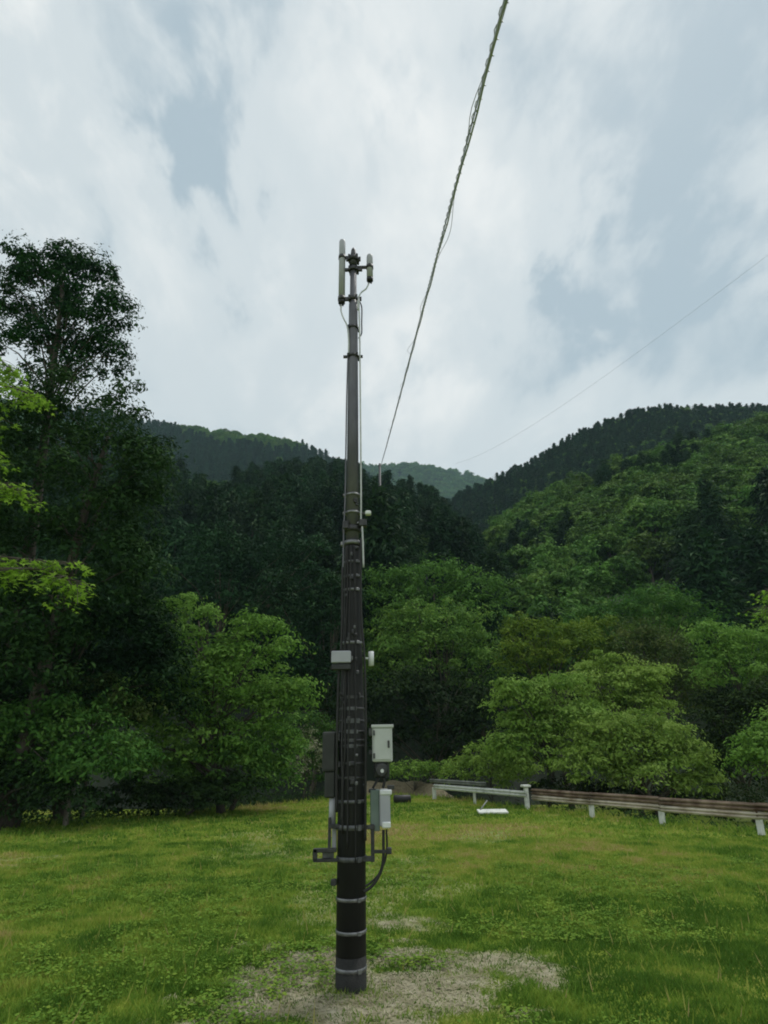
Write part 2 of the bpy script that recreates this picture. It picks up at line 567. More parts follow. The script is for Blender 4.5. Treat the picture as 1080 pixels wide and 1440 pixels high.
def build_grass():
    def blades(n, y0, y1, hmin, hmax, wmin, wmax, power):
        u = rng.random(n) ** power
        y = y0 + (y1 - y0) * u
        half = .80 * y + 1.2
        x = (rng.random(n) * 2 - 1) * half
        keep = y < edge_y(x) + .9
        b = bare_mask(x, y)
        keep &= rng.random(n) > b * .80
        x, y, b = x[keep], y[keep], b[keep]
        n = len(x)
        z = ground_z(x, y) - .004
        tuft = np.clip(fbm(x * 3.1 + 7, y * 3.1, 3) * 1.9 - .45, 0, 1.3)
        t3 = fbm(x * 5.3 + 9, y * 5.3 + 2, 3)
        h = (hmin + (hmax - hmin) * rng.random(n)) * (.5 + 1.0 * tuft) * (1 - .5 * b)
        # the lawn grows longer against its far edge
        e = np.clip(1 - (edge_y(x) - y) / 1.2, 0, 1)
        h = h * (1 + 1.9 * e * rng.random(n))
        w = wmin + (wmax - wmin) * rng.random(n)
        a = rng.random(n) * math.tau
        lean = h * (.3 + .8 * rng.random(n))
        la = rng.random(n) * math.tau
        P = np.stack([x, y, z], 1)
        d = np.stack([np.cos(a) * w, np.sin(a) * w, np.zeros(n)], 1)
        tip = P + np.stack([np.cos(la) * lean, np.sin(la) * lean, h], 1)
        V = np.stack([P - d, P + d, tip], 1).reshape(-1, 3)
        t = fbm(x * .22 + 40, y * .22 + 3, 4)
        t2 = fbm(x * 1.4, y * 1.4 + 30, 3)
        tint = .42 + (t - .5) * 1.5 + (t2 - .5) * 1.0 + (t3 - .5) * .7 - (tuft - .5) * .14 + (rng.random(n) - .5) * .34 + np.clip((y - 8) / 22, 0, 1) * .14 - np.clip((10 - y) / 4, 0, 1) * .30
        # worn browner places
        for cx, cy, rx, ry, s in ((3.2, 19.0, 3.2, 2.4, .34), (5.0, 13.0, 3.0, 1.8, .26), (2.6, 13.5, 1.8, 1.6, .18), (-4, 14, 3.5, 2, .08), (6.5, 15.5, 3, 1.2, .14)):
            r = ((x - cx) / rx) ** 2 + ((y - cy) / ry) ** 2
            tint = tint + s * np.exp(-r)
        return V, np.clip(tint, 0, 1)
    Vs, Ts = [], []
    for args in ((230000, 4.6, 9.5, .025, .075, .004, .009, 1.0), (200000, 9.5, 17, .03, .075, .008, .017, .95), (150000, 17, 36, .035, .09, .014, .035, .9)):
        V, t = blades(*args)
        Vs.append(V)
        Ts.append(t)
    # tufts and dead stalks packed round the pole foot
    n = 520
    a = rng.random(n) * math.tau
    q = .15 + .22 * rng.random(n) ** 2
    keep = fbm(np.cos(a) * 2 + 5, np.sin(a) * 2 + 5, 2) + .25 * rng.random(n) > .55
    a, q = a[keep], q[keep]
    n = len(a)
    x, y = -.345 + np.cos(a) * q, GY + np.sin(a) * q
    P = np.stack([x, y, ground_z(x, y) - .004], 1)
    h = .02 + .05 * rng.random(n)
    a2 = rng.random(n) * math.tau
    d = np.stack([np.cos(a2) * .005, np.sin(a2) * .005, 0 * x], 1)
    tip = P + np.stack([rng.normal(0, .03, n), rng.normal(0, .03, n), h], 1)
    Vs.append(np.stack([P - d, P + d, tip], 1).reshape(-1, 3))
    Ts.append(.1 + .5 * rng.random(n))
    # taller stray stalks over the lawn
    n = 2600
    y = 5 + 26 * rng.random(n)
    x = (rng.random(n) * 2 - 1) * (.8 * y)
    k_ = (y < edge_y(x)) & (bare_mask(x, y) < .5)
    x, y = x[k_], y[k_]
    n = len(x)
    P = np.stack([x, y, ground_z(x, y) - .004], 1)
    d = np.stack([.004 + .0004 * y, 0 * x, 0 * x], 1)
    tip = P + np.stack([rng.normal(0, .05, n), rng.normal(0, .05, n), .09 + .11 * rng.random(n)], 1)
    Vs.append(np.stack([P - d, P + d, tip], 1).reshape(-1, 3))
    Ts.append(.5 + .5 * rng.random(n))
    V = np.concatenate(Vs)
    T = np.concatenate(Ts)
    n = len(T)
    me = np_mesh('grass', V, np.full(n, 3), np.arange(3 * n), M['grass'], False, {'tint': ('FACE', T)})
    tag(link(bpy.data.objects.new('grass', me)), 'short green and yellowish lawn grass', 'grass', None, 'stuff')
    # low round leaved weeds (clover, plantain) among the grass
    nc = 9500
    cx = (rng.random(nc) * 2 - 1) * 7.5
    cy = 4.9 + 9 * rng.random(nc) ** 1.3
    keep = (fbm(cx * .8 + 11, cy * .8 + 2, 3) > .47) & (np.abs(cx) < cy * .8) & (np.hypot(cx + .3, cy - 6.7) > .3)
    cx, cy = cx[keep], cy[keep]
    k = 16
    n = len(cx) * k
    X = np.repeat(cx, k) + rng.normal(0, .055, n)
    Y = np.repeat(cy, k) + rng.normal(0, .055, n)
    Z = ground_z(X, Y) + .008 + rng.random(n) * .05
    s = .010 + .014 * rng.random(n)
    a = rng.random(n) * math.tau
    ax = np.stack([np.cos(a), np.sin(a), (rng.random(n) - .5) * .8], 1)
    bx = np.stack([-np.sin(a), np.cos(a), (rng.random(n) - .5) * .8], 1)
    P = np.stack([X, Y, Z], 1)
    s3 = s[:, None]
    V = np.stack([P - ax * s3, P - ax * s3 * .2 - bx * s3 * .8, P + ax * s3, P - ax * s3 * .2 + bx * s3 * .8], 1).reshape(-1, 3)
    T = np.repeat(rng.random(len(cx)) * .32, k) + rng.random(n) * .22
    me = np_mesh('weeds', V, np.full(n, 4), np.arange(4 * n), M['grass'], False, {'tint': ('FACE', T)})
    tag(link(bpy.data.objects.new('lawn_weeds', me)), 'low clover and broad leaved weeds growing through the lawn', 'weeds', None, 'stuff')
    # dry straw and grit lying on the bare patch
    n = 15000
    X = -.1 + rng.normal(0, 1.1, n)
    Y = 6.9 + rng.normal(0, 1.2, n)
    kp = (bare_mask(X, Y) > .25) & (Y > 4.8)
    X, Y = X[kp], Y[kp]
    n = len(X)
    Z = ground_z(X, Y) + .004 + rng.random(n) * .012
    a = rng.random(n) * math.tau
    ln = .015 + .05 * rng.random(n)
    w = .002 + .0035 * rng.random(n)
    ax = np.stack([np.cos(a) * ln, np.sin(a) * ln, (rng.random(n) - .5) * .02], 1)
    bx = np.stack([-np.sin(a) * w, np.cos(a) * w, np.zeros(n)], 1)
    P = np.stack([X, Y, Z], 1)
    V = np.stack([P - ax, P + bx, P + ax, P - bx], 1).reshape(-1, 3)
    st = simple_mat('dry_straw', (.22, .20, .11), (.42, .38, .26), 3, .9)
    me = np_mesh('straw', V, np.full(n, 4), np.arange(4 * n), st)
    tag(link(bpy.data.objects.new('dry_straw', me)), 'dry straw and clippings scattered over the bare patch by the pole', 'straw', None, 'stuff')


build_grass()


# ------------------------------------------------------------------ foliage generators
def leaves(P, NRM, size, asp=.55, fold=.25, dirv=None):
    """rhombic leaf faces at points P with normals NRM"""
    n = len(P)
    NRM = NRM / (np.linalg.norm(NRM, axis=1, keepdims=True) + 1e-9)
    r = rng.normal(0, 1, (n, 3)) if dirv is None else dirv + rng.normal(0, .35, (n, 3))
    A = r - NRM * np.sum(r * NRM, 1, keepdims=True)
    A /= np.linalg.norm(A, axis=1, keepdims=True) + 1e-9
    B = np.cross(NRM, A)
    s = (size * (.42 + 1.0 * rng.random(n) ** 1.4))[:, None]
    V = np.stack([P - A * s, P - B * s * asp + NRM * s * fold * .5, P + A * s - NRM * s * fold, P + B * s * asp + NRM * s * fold * .5], 1)
    return V.reshape(-1, 3)


def crown_clumps(blobs, n_clumps, k, cr, flat=.35, inner=.55, low=-.75):
    """blobs: list of (centre, (rx,ry,rz)).  Returns leaf points, outward vectors, clump tint"""
    ar = np.array([(b[1][0] * b[1][2]) ** .9 for b in blobs])
    pick = rng.choice(len(blobs), n_clumps, p=ar / ar.sum())
    C = np.array([b[0] for b in blobs], dtype=float)[pick]
    R = np.array([b[1] for b in blobs], dtype=float)[pick]
    d = rng.normal(0, 1, (n_clumps, 3))
    d /= np.linalg.norm(d, axis=1, keepdims=True)
    d[:, 2] = np.where(d[:, 2] < low, -d[:, 2] * .6, d[:, 2])
    f = (inner + (1.1 - inner) * rng.random(n_clumps) ** .7)[:, None]
    c = C + d * R * f
    crs = cr * (.55 + 1.0 * rng.random(n_clumps) ** 1.5)
    t = rng.random(n_clumps)
    q = rng.normal(0, 1, (n_clumps, k, 3))
    q /= np.linalg.norm(q, axis=2, keepdims=True)
    q[..., 2] = np.where(rng.random((n_clumps, k)) < .7, np.abs(q[..., 2]), q[..., 2])
    q *= (.35 + .75 * rng.random((n_clumps, k, 1)) ** .6)
    # lopsided puffs with a few loose sprays
    sq = .7 + .6 * rng.random((n_clumps, 1, 3))
    off = q * sq * crs[:, None, None]
    off += rng.normal(0, .21, off.shape) * crs[:, None, None]
    off[..., 2] *= flat * 1.5
    rad2 = off[..., 0] ** 2 + off[..., 1] ** 2
    off[..., 2] -= .22 * rad2 / crs[:, None]
    P = (c[:, None, :] + off).reshape(-1, 3)
    D = np.repeat(d, k, 0)
    o = off.reshape(-1, 3) / np.repeat(crs, k)[:, None]
    T = np.repeat(t, k)
    return P, D, o, T, c


def broad_crown(blobs, n_clumps, k, cr, leaf, flat=.35, inner=.55, mat=None, name='crown', asp=.55):
    P, D, o, T, c = crown_clumps(blobs, int(n_clumps * .62), int(k * 1.7), cr * 1.22, flat * .9, inner)
    n = len(P)
    NR = np.array([0, 0, .65]) + D * .2 + o * .9 + rng.normal(0, .4, (n, 3))
    V = leaves(P, NR, np.full(n, leaf), asp)
    tint = np.clip(.05 + .55 * T + .4 * (rng.random(n)) + rng.normal(0, .05, n), 0, 1)
    me = np_mesh(name, V, np.full(n, 4), np.arange(4 * n), mat, False, {'tint': ('FACE', tint)})
    return me, c


def cedar_crown(H, R, nb, k, leaf, mat, base=.12, name='crown'):
    t = base + (1 - base) * rng.random(nb) ** .85
    az = rng.random(nb) * math.tau
    env = np.clip((1 - t) / (1 - base), 0, 1) ** .75
    prof = R * env * (.72 + .28 * np.sin(t * 37 + 2 * az)) + .12
    f = .35 + .65 * rng.random(nb) ** .5
    rr = prof * f
    c = np.stack([np.cos(az) * rr, np.sin(az) * rr, H * t - .22 * rr], 1)
    d = np.stack([np.cos(az), np.sin(az), -.25 * np.ones(nb)], 1)
    ln = .16 * R + .22 * prof
    o1 = rng.normal(0, 1, (nb, k, 3))
    off = d[:, None, :] * (o1[..., :1] * ln[:, None, None]) + o1 * np.array([.12, .12, .10]) * R
    P = (c[:, None] + off).reshape(-1, 3)
    n = len(P)
    D = np.repeat(d, k, 0)
    NR = np.array([0, 0, .8]) + D * .6 + rng.normal(0, .5, (n, 3))
    V = leaves(P, NR, np.full(n, leaf), .3, .2, D)
    tint = np.clip(.1 + .5 * np.repeat(rng.random(nb), k) + .4 * rng.random(n), 0, 1)
    return np_mesh(name, V, np.full(n, 4), np.arange(4 * n), mat, False, {'tint': ('FACE', tint)})


def trunk_mb(H, r0, tips=(), bend=.3, lean=(0, 0), hi=0):
    mb = MB()
    pts, rs = [], []
    ph = random.random() * 6
    for i in range(9):
        t = i / 8
        pts.append((lean[0] * t + bend * math.sin(ph + 2.6 * t) * t * .5, lean[1] * t + bend * math.cos(ph + 2.1 * t) * t * .5, H * t - .15 * (i == 0)))
        rs.append(r0 * (1.25 if i == 0 else 1) * (1 - .82 * t) + .01)
    mb.tube(pts, rs, 8)
    for tip in tips:
        tip = Vector(tip)
        t0 = max(.12, min(.93, tip.z / H * ((.35 + .35 * random.random()) if not hi else (hi + (.94 - hi) * random.random()))))
        i = t0 * 8
        a = Vector(pts[int(i)]).lerp(Vector(pts[min(8, int(i) + 1)]), i - int(i))
        mid = a.lerp(tip, .5) + Vector((random.uniform(-.2, .2), random.uniform(-.2, .2), .12 * (tip - a).length))
        r = r0 * (1 - .8 * t0) * (.5 if not hi else .32)
        mb.tube([a, a.lerp(mid, .6), mid, mid.lerp(tip, .6), tip], [r, r * .8, r * .6, r * .4, r * .15], 6)
    return mb


# ------------------------------------------------------------------ hills
def interp_pts(pts, D, dh):
    u, s = [], []
    for px, py in pts:
        p = at(px, py, D)
        u.append(p.x / D)
        s.append(p.z - dh)
    o = np.argsort(u)
    return np.array(u)[o], np.array(s)[o]


class Hill:
    def __init__(self, name, F0, D, pts, dh, mat, label, p=1.15, z0=-2.0, bump=2.0):
        self.F0, self.D, self.p, self.z0, self.bump = F0, D, p, z0, bump
        self.u, self.s = interp_pts(pts, D, dh)
        um = min(1.6, 1040 / (F0 + (D - F0) * 1.45))
        us = np.linspace(-um, um, 150)
        ts = np.concatenate([np.linspace(0, 1, 40), 1 + np.array([.05, .12, .25, .45])])
        U, T = np.meshgrid(us, ts)
        Y = F0 + (D - F0) * T
        X = U * Y
        Z = self.z(X, Y)
        V = np.stack([X.ravel(), Y.ravel(), Z.ravel()], 1)
        nx, ny = len(us), len(ts)
        i = np.arange(nx - 1)[None, :] + nx * np.arange(ny - 1)[:, None]
        q = np.stack([i, i + 1, i + nx + 1, i + nx], -1).reshape(-1, 4)
        me = np_mesh(name, V, np.full(len(q), 4), q, mat, True)
        tag(link(bpy.data.objects.new(name, me)), label, None, None, 'structure')

    def z(self, X, Y):
        U = X / np.maximum(Y, 1)
        zc = np.interp(U, self.u, self.s)
        T = (Y - self.F0) / (self.D - self.F0)
        Tc = np.clip(T, 0, 1)
        z = self.z0 + (zc - self.z0) * Tc ** self.p
        z = z + (fbm(X / self.D * 9 + 50, Y / self.D * 9 + 50, 3) - .5) * self.bump * np.clip(T * 4, 0, 1) * np.clip((1 - T) * 6, 0, 1) * 2
        over = np.clip(T - 1, 0, 5)
        return z - (zc - self.z0) * .8 * over

    def scatter(self, n, u0, u1, y0, y1, seed=None):
        r = np.random.default_rng(seed or 5)
        k = int(n * 3)
        Y = y0 + (y1 - y0) * r.random(k)
        U = u0 + (u1 - u0) * r.random(k)
        keep = r.random(k) < Y / y1
        U, Y = U[keep][:n], Y[keep][:n]
        X = U * Y
        return X, Y, self.z(X, Y)


RF = Hill('right_hillside', 44, 125, [(540, 960), (600, 870), (650, 800), (690, 755), (720, 722), (800, 684), (850, 664), (900, 645), (1000, 616), (1080, 592), (1300, 530), (1600, 470)],
          5.0, M['slope_green'], 'near hillside of bright green broadleaf wood on the right', p=1.05)
RB = Hill('right_ridge', 120, 260, [(420, 900), (520, 790), (600, 725), (655, 690), (690, 674), (740, 652), (800, 615), (840, 596), (880, 581), (920, 573), (955, 570), (1010, 572), (1080, 572), (1300, 575), (1700, 600)],
          8.0, M['slope_dark'], 'dark conifer covered ridge behind the right hillside', p=1.0, z0=0, bump=4)
LF = Hill('left_hillside', 44, 150, [(-700, 560), (-200, 600), (100, 645), (200, 655), (280, 662), (350, 668), (400, 660), (440, 660), (480, 660), (520, 668), (560, 682), (600, 698), (630, 712), (660, 745), (700, 800), (760, 900), (900, 1000)],
          8.0, M['slope_dark'], 'dark cedar covered lower hillside left of the valley', p=.85)
LB = Hill('left_ridge', 200, 460, [(-800, 480), (-300, 530), (0, 560), (150, 577), (200, 589), (260, 597), (330, 606), (380, 611), (430, 624), (480, 647), (520, 668), (570, 705), (650, 780), (750, 850)],
          8.0, M['slope_dark'], 'hazy wooded ridge high on the left', p=1.0, z0=0, bump=7)
FH = Hill('distant_mountain', 600, 1000, [(200, 640), (400, 648), (500, 654), (540, 656), (575, 653), (620, 660), (660, 667), (700, 682), (760, 720), (900, 780)],
          6.0, M['slope_dark'], 'blue hazy mountain at the head of the valley', p=1.0, z0=0, bump=10)


# ------------------------------------------------------------------ template crowns shared by many trees
def place_tree(name, label, cat, loc, crown_me, trunk_me, scale=(1, 1, 1), rz=0.0, group=None):
    t = empty(name, loc, (0, 0, rz))
    t.scale = scale
    tag(t, label, cat, group)
    c = link(bpy.data.objects.new('crown', crown_me), t)
    if trunk_me:
        link(bpy.data.objects.new('trunk', trunk_me), t)
    return t, c


def mesh_only(mb, name, mat):
    o = mb.build(name, mat)
    me = o.data
    bpy.data.objects.remove(o)
    return me


# unit-ish trees: cedar 12 m tall, broadleaf 7 m tall
cedar_mes = [cedar_crown(12, 2.1 + .3 * i, 330, 9, .34, M['leaf_cedar'], name='cedar_crown') for i in range(3)]
cedar_trunk = mesh_only(trunk_mb(11.5, .2, bend=.1), 'cedar_trunk', M['bark'])


def rb_blobs(seed, H=7, R=2.7):
    r = np.random.default_rng(seed)
    b = [((0, 0, H * .62), (R * .75, R * .75, H * .33))]
    for i in range(6):
        a = i * 1.05 + r.random()
        q = R * (.4 + .25 * r.random())
        b.append(((math.cos(a) * q, math.sin(a) * q, H * (.42 + .33 * r.random())), (R * .5, R * .5, R * .42)))
    return b


broad_mes, broad_trunks = [], []
for i in range(4):
    me, cc = broad_crown(rb_blobs(30 + i), 110, 22, .62, .24, mat=M['leaf_hill'], name='broadleaf_crown')
    broad_mes.append(me)
    broad_trunks.append(mesh_only(trunk_mb(5.2, .16, cc[:7]), 'broadleaf_trunk', M['bark']))
# coarse versions for the far-off woods
far_cedar = cedar_crown(12, 2.4, 130, 6, .62, M['leaf_cedar'], name='far_cedar_crown')
far_broad, _ = broad_crown(rb_blobs(77), 50, 14, .8, .42, mat=M['leaf_hill'], name='far_broadleaf_crown')

# ---- individual hillside trees nearest to us
rr = random.Random(3)


def region(x, y, z):
    """where a hillside tree stands in relation to things one can find, in words"""
    v = CR.transposed() @ (Vector((float(x), float(y), float(z))) - Vector((0, 0, EYE)))
    px, py = 540 - v.x / v.z * F, 720 + v.y / v.z * F
    cols = ((200, 'at the far left', 'at far left'), (330, 'above the fresh green tree', 'above the fresh green tree'), (480, 'just left of the pole', 'left of the pole'),
            (620, 'just right of the pole', 'right of the pole'), (760, 'below the valley notch and cable', 'below the notch'),
            (900, 'above the bright bushy trees', 'above the bushy trees'), (9e9, 'at the right edge', 'at the right edge'))
    c = next(q for q in cols if px < q[0])
    rows = ((700, 'high up', 'high'), (790, 'halfway up', 'halfway'), (9e9, 'low down', 'low'))
    w = next(q for q in rows if py < q[0])
    return c[2] + ' ' + w[2], w[1] + ' ' + c[1]


GC = 'dark cedars on the lower left hillside'
cedar_src = None
X, Y, Z = LF.scatter(150, -.80, .30, 50, 92, 11)
for i in range(len(X)):
    if X[i] / Y[i] > .12 and Z[i] > 30:
        continue
    s = rr.uniform(.75, 1.15)
    reg, lab = region(X[i], Y[i], Z[i] + 8)
    t, c = place_tree('cedar_tree', 'dark narrow cedar in the hillside wood, ' + lab, 'tree', (X[i], Y[i], Z[i] - .4),
                      cedar_mes[i % 3], cedar_trunk, (s * rr.uniform(.95, 1.3), s * rr.uniform(.95, 1.3), s), rr.uniform(0, 6.28), 'dark hillside cedars ' + reg)
    if cedar_src is None:
        cedar_src = c
GB = 'bright broadleaf trees on the right hillside'
broad_src = None
X, Y, Z = RF.scatter(170, .02, .85, 54, 92, 12)
for i in range(len(X)):
    s = rr.uniform(.6, 1.25)
    k = i % 4
    dark = .52 < X[i] / Y[i] and Y[i] < 78
    if dark:
        reg, lab = region(X[i], Y[i], Z[i] + 8)
        t, c = place_tree('cedar_tree', 'dark tall conifer at the foot of the green hillside, ' + lab, 'tree', (X[i], Y[i], Z[i] - .4),
                          cedar_mes[i % 3], cedar_trunk, (s * 1.15, s * 1.15, s), rr.uniform(0, 6.28), 'dark hillside conifers ' + reg)
    else:
        reg, lab = region(X[i], Y[i], Z[i] + 5)
        t, c = place_tree('broadleaf_tree', 'rounded green tree in the hillside wood, ' + lab, 'tree', (X[i], Y[i], Z[i] - .4),
                          broad_mes[k], broad_trunks[k], (s, s, s * rr.uniform(.9, 1.2)), rr.uniform(0, 6.28), 'green hillside trees ' + reg)
        broad_src = broad_src or c


# the taller cedar hiding the lower half of the distant pole
q = at(533, 694, 57)
zb = float(LF.z(np.array([q.x]), np.array([57.0]))[0]) - .5
sc_ = (q.z - zb) / 12
place_tree('cedar_tree', 'tall dark cedar just in front of the slim distant pole right of the main pole', 'tree', (q.x, 57, zb), cedar_mes[1], cedar_trunk, (sc_, sc_, sc_), 1.0)

# ---- far woods: one object each, crowns instanced on points
# one visible coarse cedar and one visible coarse broadleaf standing in the woods serve as the shared crown
def hill_point(h, u, y):
    x = u * y
    return (x, y, float(h.z(np.array([x]), np.array([y]))[0]) - .5)


t, far_cedar_o = place_tree('cedar_tree', 'dark conifer on the shoulder of the right ridge', 'tree', hill_point(RB, .36, 245), far_cedar, None, (1, 1, 1.1))
t, far_broad_o = place_tree('broadleaf_tree', 'small pale green tree high on the right hillside', 'tree', hill_point(RF, .50, 112), far_broad, None, (.9, .9, .9))


def forest(name, label, sets, seed):
    """sets: list of (crown_object, X, Y, Z, scale_min, scale_max)"""
    r = np.random.default_rng(seed)
    V, kind, rot, scl, srcs = [], [], [], [], []
    for k, (src, X, Y, Z, s0, s1) in enumerate(sets):
        n = len(X)
        V.append(np.stack([X, Y, Z - .4], 1))
        kind.append(np.full(n, k))
        rot.append(np.stack([r.normal(0, .04, n), r.normal(0, .04, n), r.random(n) * math.tau], 1))
        s = s0 + (s1 - s0) * r.random(n)
        scl.append(np.stack([s * (.85 + .3 * r.random(n)), s * (.85 + .3 * r.random(n)), s], 1))
        srcs.append(src)
    V = np.concatenate(V)
    me = bpy.data.meshes.new(name)
    me.vertices.add(len(V))
    me.vertices.foreach_set('co', V.astype(np.float32).ravel())
    for nm, arr in (('rot', rot), ('scl', scl)):
        a = me.attributes.new(nm, 'FLOAT_VECTOR', 'POINT')
        a.data.foreach_set('vector', np.concatenate(arr).astype(np.float32).ravel())
    a = me.attributes.new('sort', 'INT', 'POINT')
    a.data.foreach_set('value', np.concatenate(kind).astype(np.int32))
    o = link(bpy.data.objects.new(name, me))
    tag(o, label, 'forest', None, 'stuff')
    ng = bpy.data.node_groups.new(name, 'GeometryNodeTree')
    ng.interface.new_socket('Geometry', in_out='INPUT', socket_type='NodeSocketGeometry')
    ng.interface.new_socket('Geometry', in_out='OUTPUT', socket_type='NodeSocketGeometry')
    N, L = ng.nodes, ng.links
    gi = N.new('NodeGroupInput')
    go = N.new('NodeGroupOutput')
    jn = N.new('GeometryNodeJoinGeometry')

    def attr(nm, dt):
        q = N.new('GeometryNodeInputNamedAttribute')
        q.data_type = dt
        q.inputs['Name'].default_value = nm
        return q.outputs[0]
    for k, src in enumerate(srcs):
        oi = N.new('GeometryNodeObjectInfo')
        oi.inputs['Object'].default_value = src
        oi.inputs['As Instance'].default_value = True
        cmp_ = N.new('FunctionNodeCompare')
        cmp_.data_type = 'INT'
        cmp_.operation = 'EQUAL'
        L.new(attr('sort', 'INT'), cmp_.inputs[2])
        cmp_.inputs[3].default_value = k
        ip = N.new('GeometryNodeInstanceOnPoints')
        L.new(gi.outputs[0], ip.inputs['Points'])
        L.new(cmp_.outputs[0], ip.inputs['Selection'])
        L.new(oi.outputs['Geometry'], ip.inputs['Instance'])
        L.new(attr('rot', 'FLOAT_VECTOR'), ip.inputs['Rotation'])
        L.new(attr('scl', 'FLOAT_VECTOR'), ip.inputs['Scale'])
        L.new(ip.outputs[0], jn.inputs[0])
    L.new(jn.outputs[0], go.inputs[0])
    md = o.modifiers.new('forest', 'NODES')
    md.node_group = ng
    return o


def split(X, Y, Z, mask):
    return (X[mask], Y[mask], Z[mask]), (X[~mask], Y[~mask], Z[~mask])


X, Y, Z = RF.scatter(1000, .02, .9, 88, 127, 21)
dark_m = fbm(X * .06, Y * .06, 3) > .68
A, B = split(X, Y, Z, dark_m)
forest('right_hillside_wood', 'mass of bright green broadleaf crowns covering the upper right hillside',
       [(cedar_src, *A, .55, .8), (broad_src, *B[:3], .7, 1.25)], 1)
X, Y, Z = RB.scatter(4200, .0, .9, 190, 264, 22)
forest('right_ridge_wood', 'dense dark conifer wood along the ridge on the right', [(far_cedar_o, X, Y, Z + 2, .5, .72), (far_broad_o, X[::4] + 1.5, Y[::4], Z[::4] + 2, .7, 1.0)], 2)
X, Y, Z = LF.scatter(2600, -.85, .42, 88, 152, 23)
light_m = (fbm(X * .05 + 3, Y * .05, 3) > .57) | (((X / Y + .33) / .07) ** 2 + ((Y - 138) / 14) ** 2 < 1)
A, B = split(X, Y, Z, light_m)
forest('left_hillside_wood', 'dense dark cedar wood covering the lower left hillside',
       [(broad_src, *A, .55, .95), (cedar_src, *B, .6, 1.0)], 3)
X, Y, Z = LB.scatter(6000, -.8, .3, 330, 470, 24)
m_ = fbm(X * .012 + 3, Y * .012, 3) > .54
A, B = split(X, Y, Z, m_)
forest('left_ridge_wood', 'hazy bluish wood covering the high left ridge', [(far_broad_o, *A, .9, 1.5), (far_cedar_o, *B, .6, 1.0)], 4)
X, Y, Z = FH.scatter(5000, -.1, .35, 820, 1010, 25)
forest('distant_mountain_wood', 'blue hazy wood on the distant mountain', [(far_broad_o, X, Y, Z, 1.1, 2.2)], 5)


# ------------------------------------------------------------------ individual trees round the lawn
def tree(name, label, cat, Y, blobs_px, mat, clumps, k, cr, leaf, flat=.35, inner=.5, bark='bark', tr=.14, base_px=None, depth=.8, ground=None, group=None, asp=.42, ntips=14, trunk=True, hi=0):
    """blobs_px: crown lobes as (px, py, rx, ry[, dY]) at distance Y, turned into solid lobes round a real trunk"""
    bl = []
    for b in blobs_px:
        dy = b[4] if len(b) > 4 else random.uniform(-.5, .5)
        c = at(b[0], b[1], Y + dy)
        m = mpp(b[0], b[1], Y + dy)
        bl.append((c, (b[2] * m, max(b[2] * m * depth, .3), b[3] * m)))
    cx = sum(b[0].x for b in bl) / len(bl)
    if base_px is not None:
        cx = base_px
    z0 = gz(cx, Y) if ground is None else ground
    loc = Vector((cx, Y, z0))
    t = empty(name, loc)
    tag(t, label, cat, group)
    rel = [((b[0] - loc), b[1]) for b in bl]
    me, cc = broad_crown([(tuple(c), r) for c, r in rel], clumps, k, cr, leaf, flat, inner, mat, 'crown', asp)
    link(bpy.data.objects.new('crown', me), t)
    if trunk:
        H = max(c.z for c, r in rel)
        ctop = max(rel, key=lambda q: q[0].z)[0]
        sel = [cc[i] for i in rng.choice(len(cc), min(ntips, len(cc)), replace=False)]
        lb = [tuple(c) for c, r in rel]
        trunk_mb(max(H * .92, .4), tr, lb + sel, bend=min(.4, H * .06), lean=(ctop.x * .8, ctop.y * .5), hi=hi).build('trunk', M[bark], t)
    return t


# left side, from the tall sparse tree down to the shrubs at the lawn edge
tree('tall_tree', 'tall dark tree with sparse leafy crown standing against the sky at left', 'tree', 22,
     [(35, 362, 34, 30), (95, 358, 36, 26), (130, 395, 42, 34), (60, 410, 58, 48), (15, 450, 40, 44), (105, 450, 56, 46), (160, 440, 30, 40), (60, 490, 55, 34),
      (150, 495, 40, 26), (100, 520, 60, 22), (20, 395, 25, 25)],
     M['leaf_dark'], 400, 66, .40, .092, flat=.6, inner=.35, tr=.34, base_px=-13.0, ntips=26, hi=.78)
tree('evergreen_tree', 'big dense dark evergreen below and beside the tall sparse tree at left', 'tree', 20.5,
     [(110, 560, 60, 40), (165, 570, 40, 38), (60, 600, 70, 60), (140, 640, 80, 60), (205, 655, 44, 44), (60, 700, 110, 80), (160, 730, 75, 70), (90, 800, 120, 80),
      (180, 800, 50, 60), (0, 620, 70, 90), (-40, 760, 80, 110), (60, 860, 110, 70, -1.4), (20, 930, 90, 60, -1.4)],
     M['leaf_dark'], 900, 48, .5, .10, flat=.5, inner=.5, tr=.3, base_px=-11.5, ntips=14, hi=.7)
tree('evergreen_tree', 'very dark low evergreen mass at the left edge above the shrubs', 'tree', 22,
     [(40, 880, 90, 70), (130, 900, 80, 60), (-40, 960, 90, 100), (200, 890, 50, 60), (90, 960, 90, 60), (230, 960, 60, 60)],
     M['leaf_dark'], 620, 46, .5, .10, flat=.5, inner=.5, tr=.25, base_px=-10.5)
tree('broadleaf_tree', 'fresh green layered tree left of the pole at the lawn edge', 'tree', 25,
     [(258, 852, 26, 16), (285, 868, 22, 14), (275, 905, 50, 34), (352, 876, 22, 14), (378, 886, 22, 14), (395, 905, 18, 12), (415, 965, 22, 10), (420, 990, 18, 8), (350, 925, 56, 36), (300, 960, 78, 44), (395, 975, 34, 22), (240, 985, 62, 46), (350, 1005, 62, 42),
      (290, 1040, 80, 46), (210, 1045, 60, 46)],
     M['leaf_bright_left'], 560, 44, .50, .095, flat=.28, inner=.55, tr=.14)
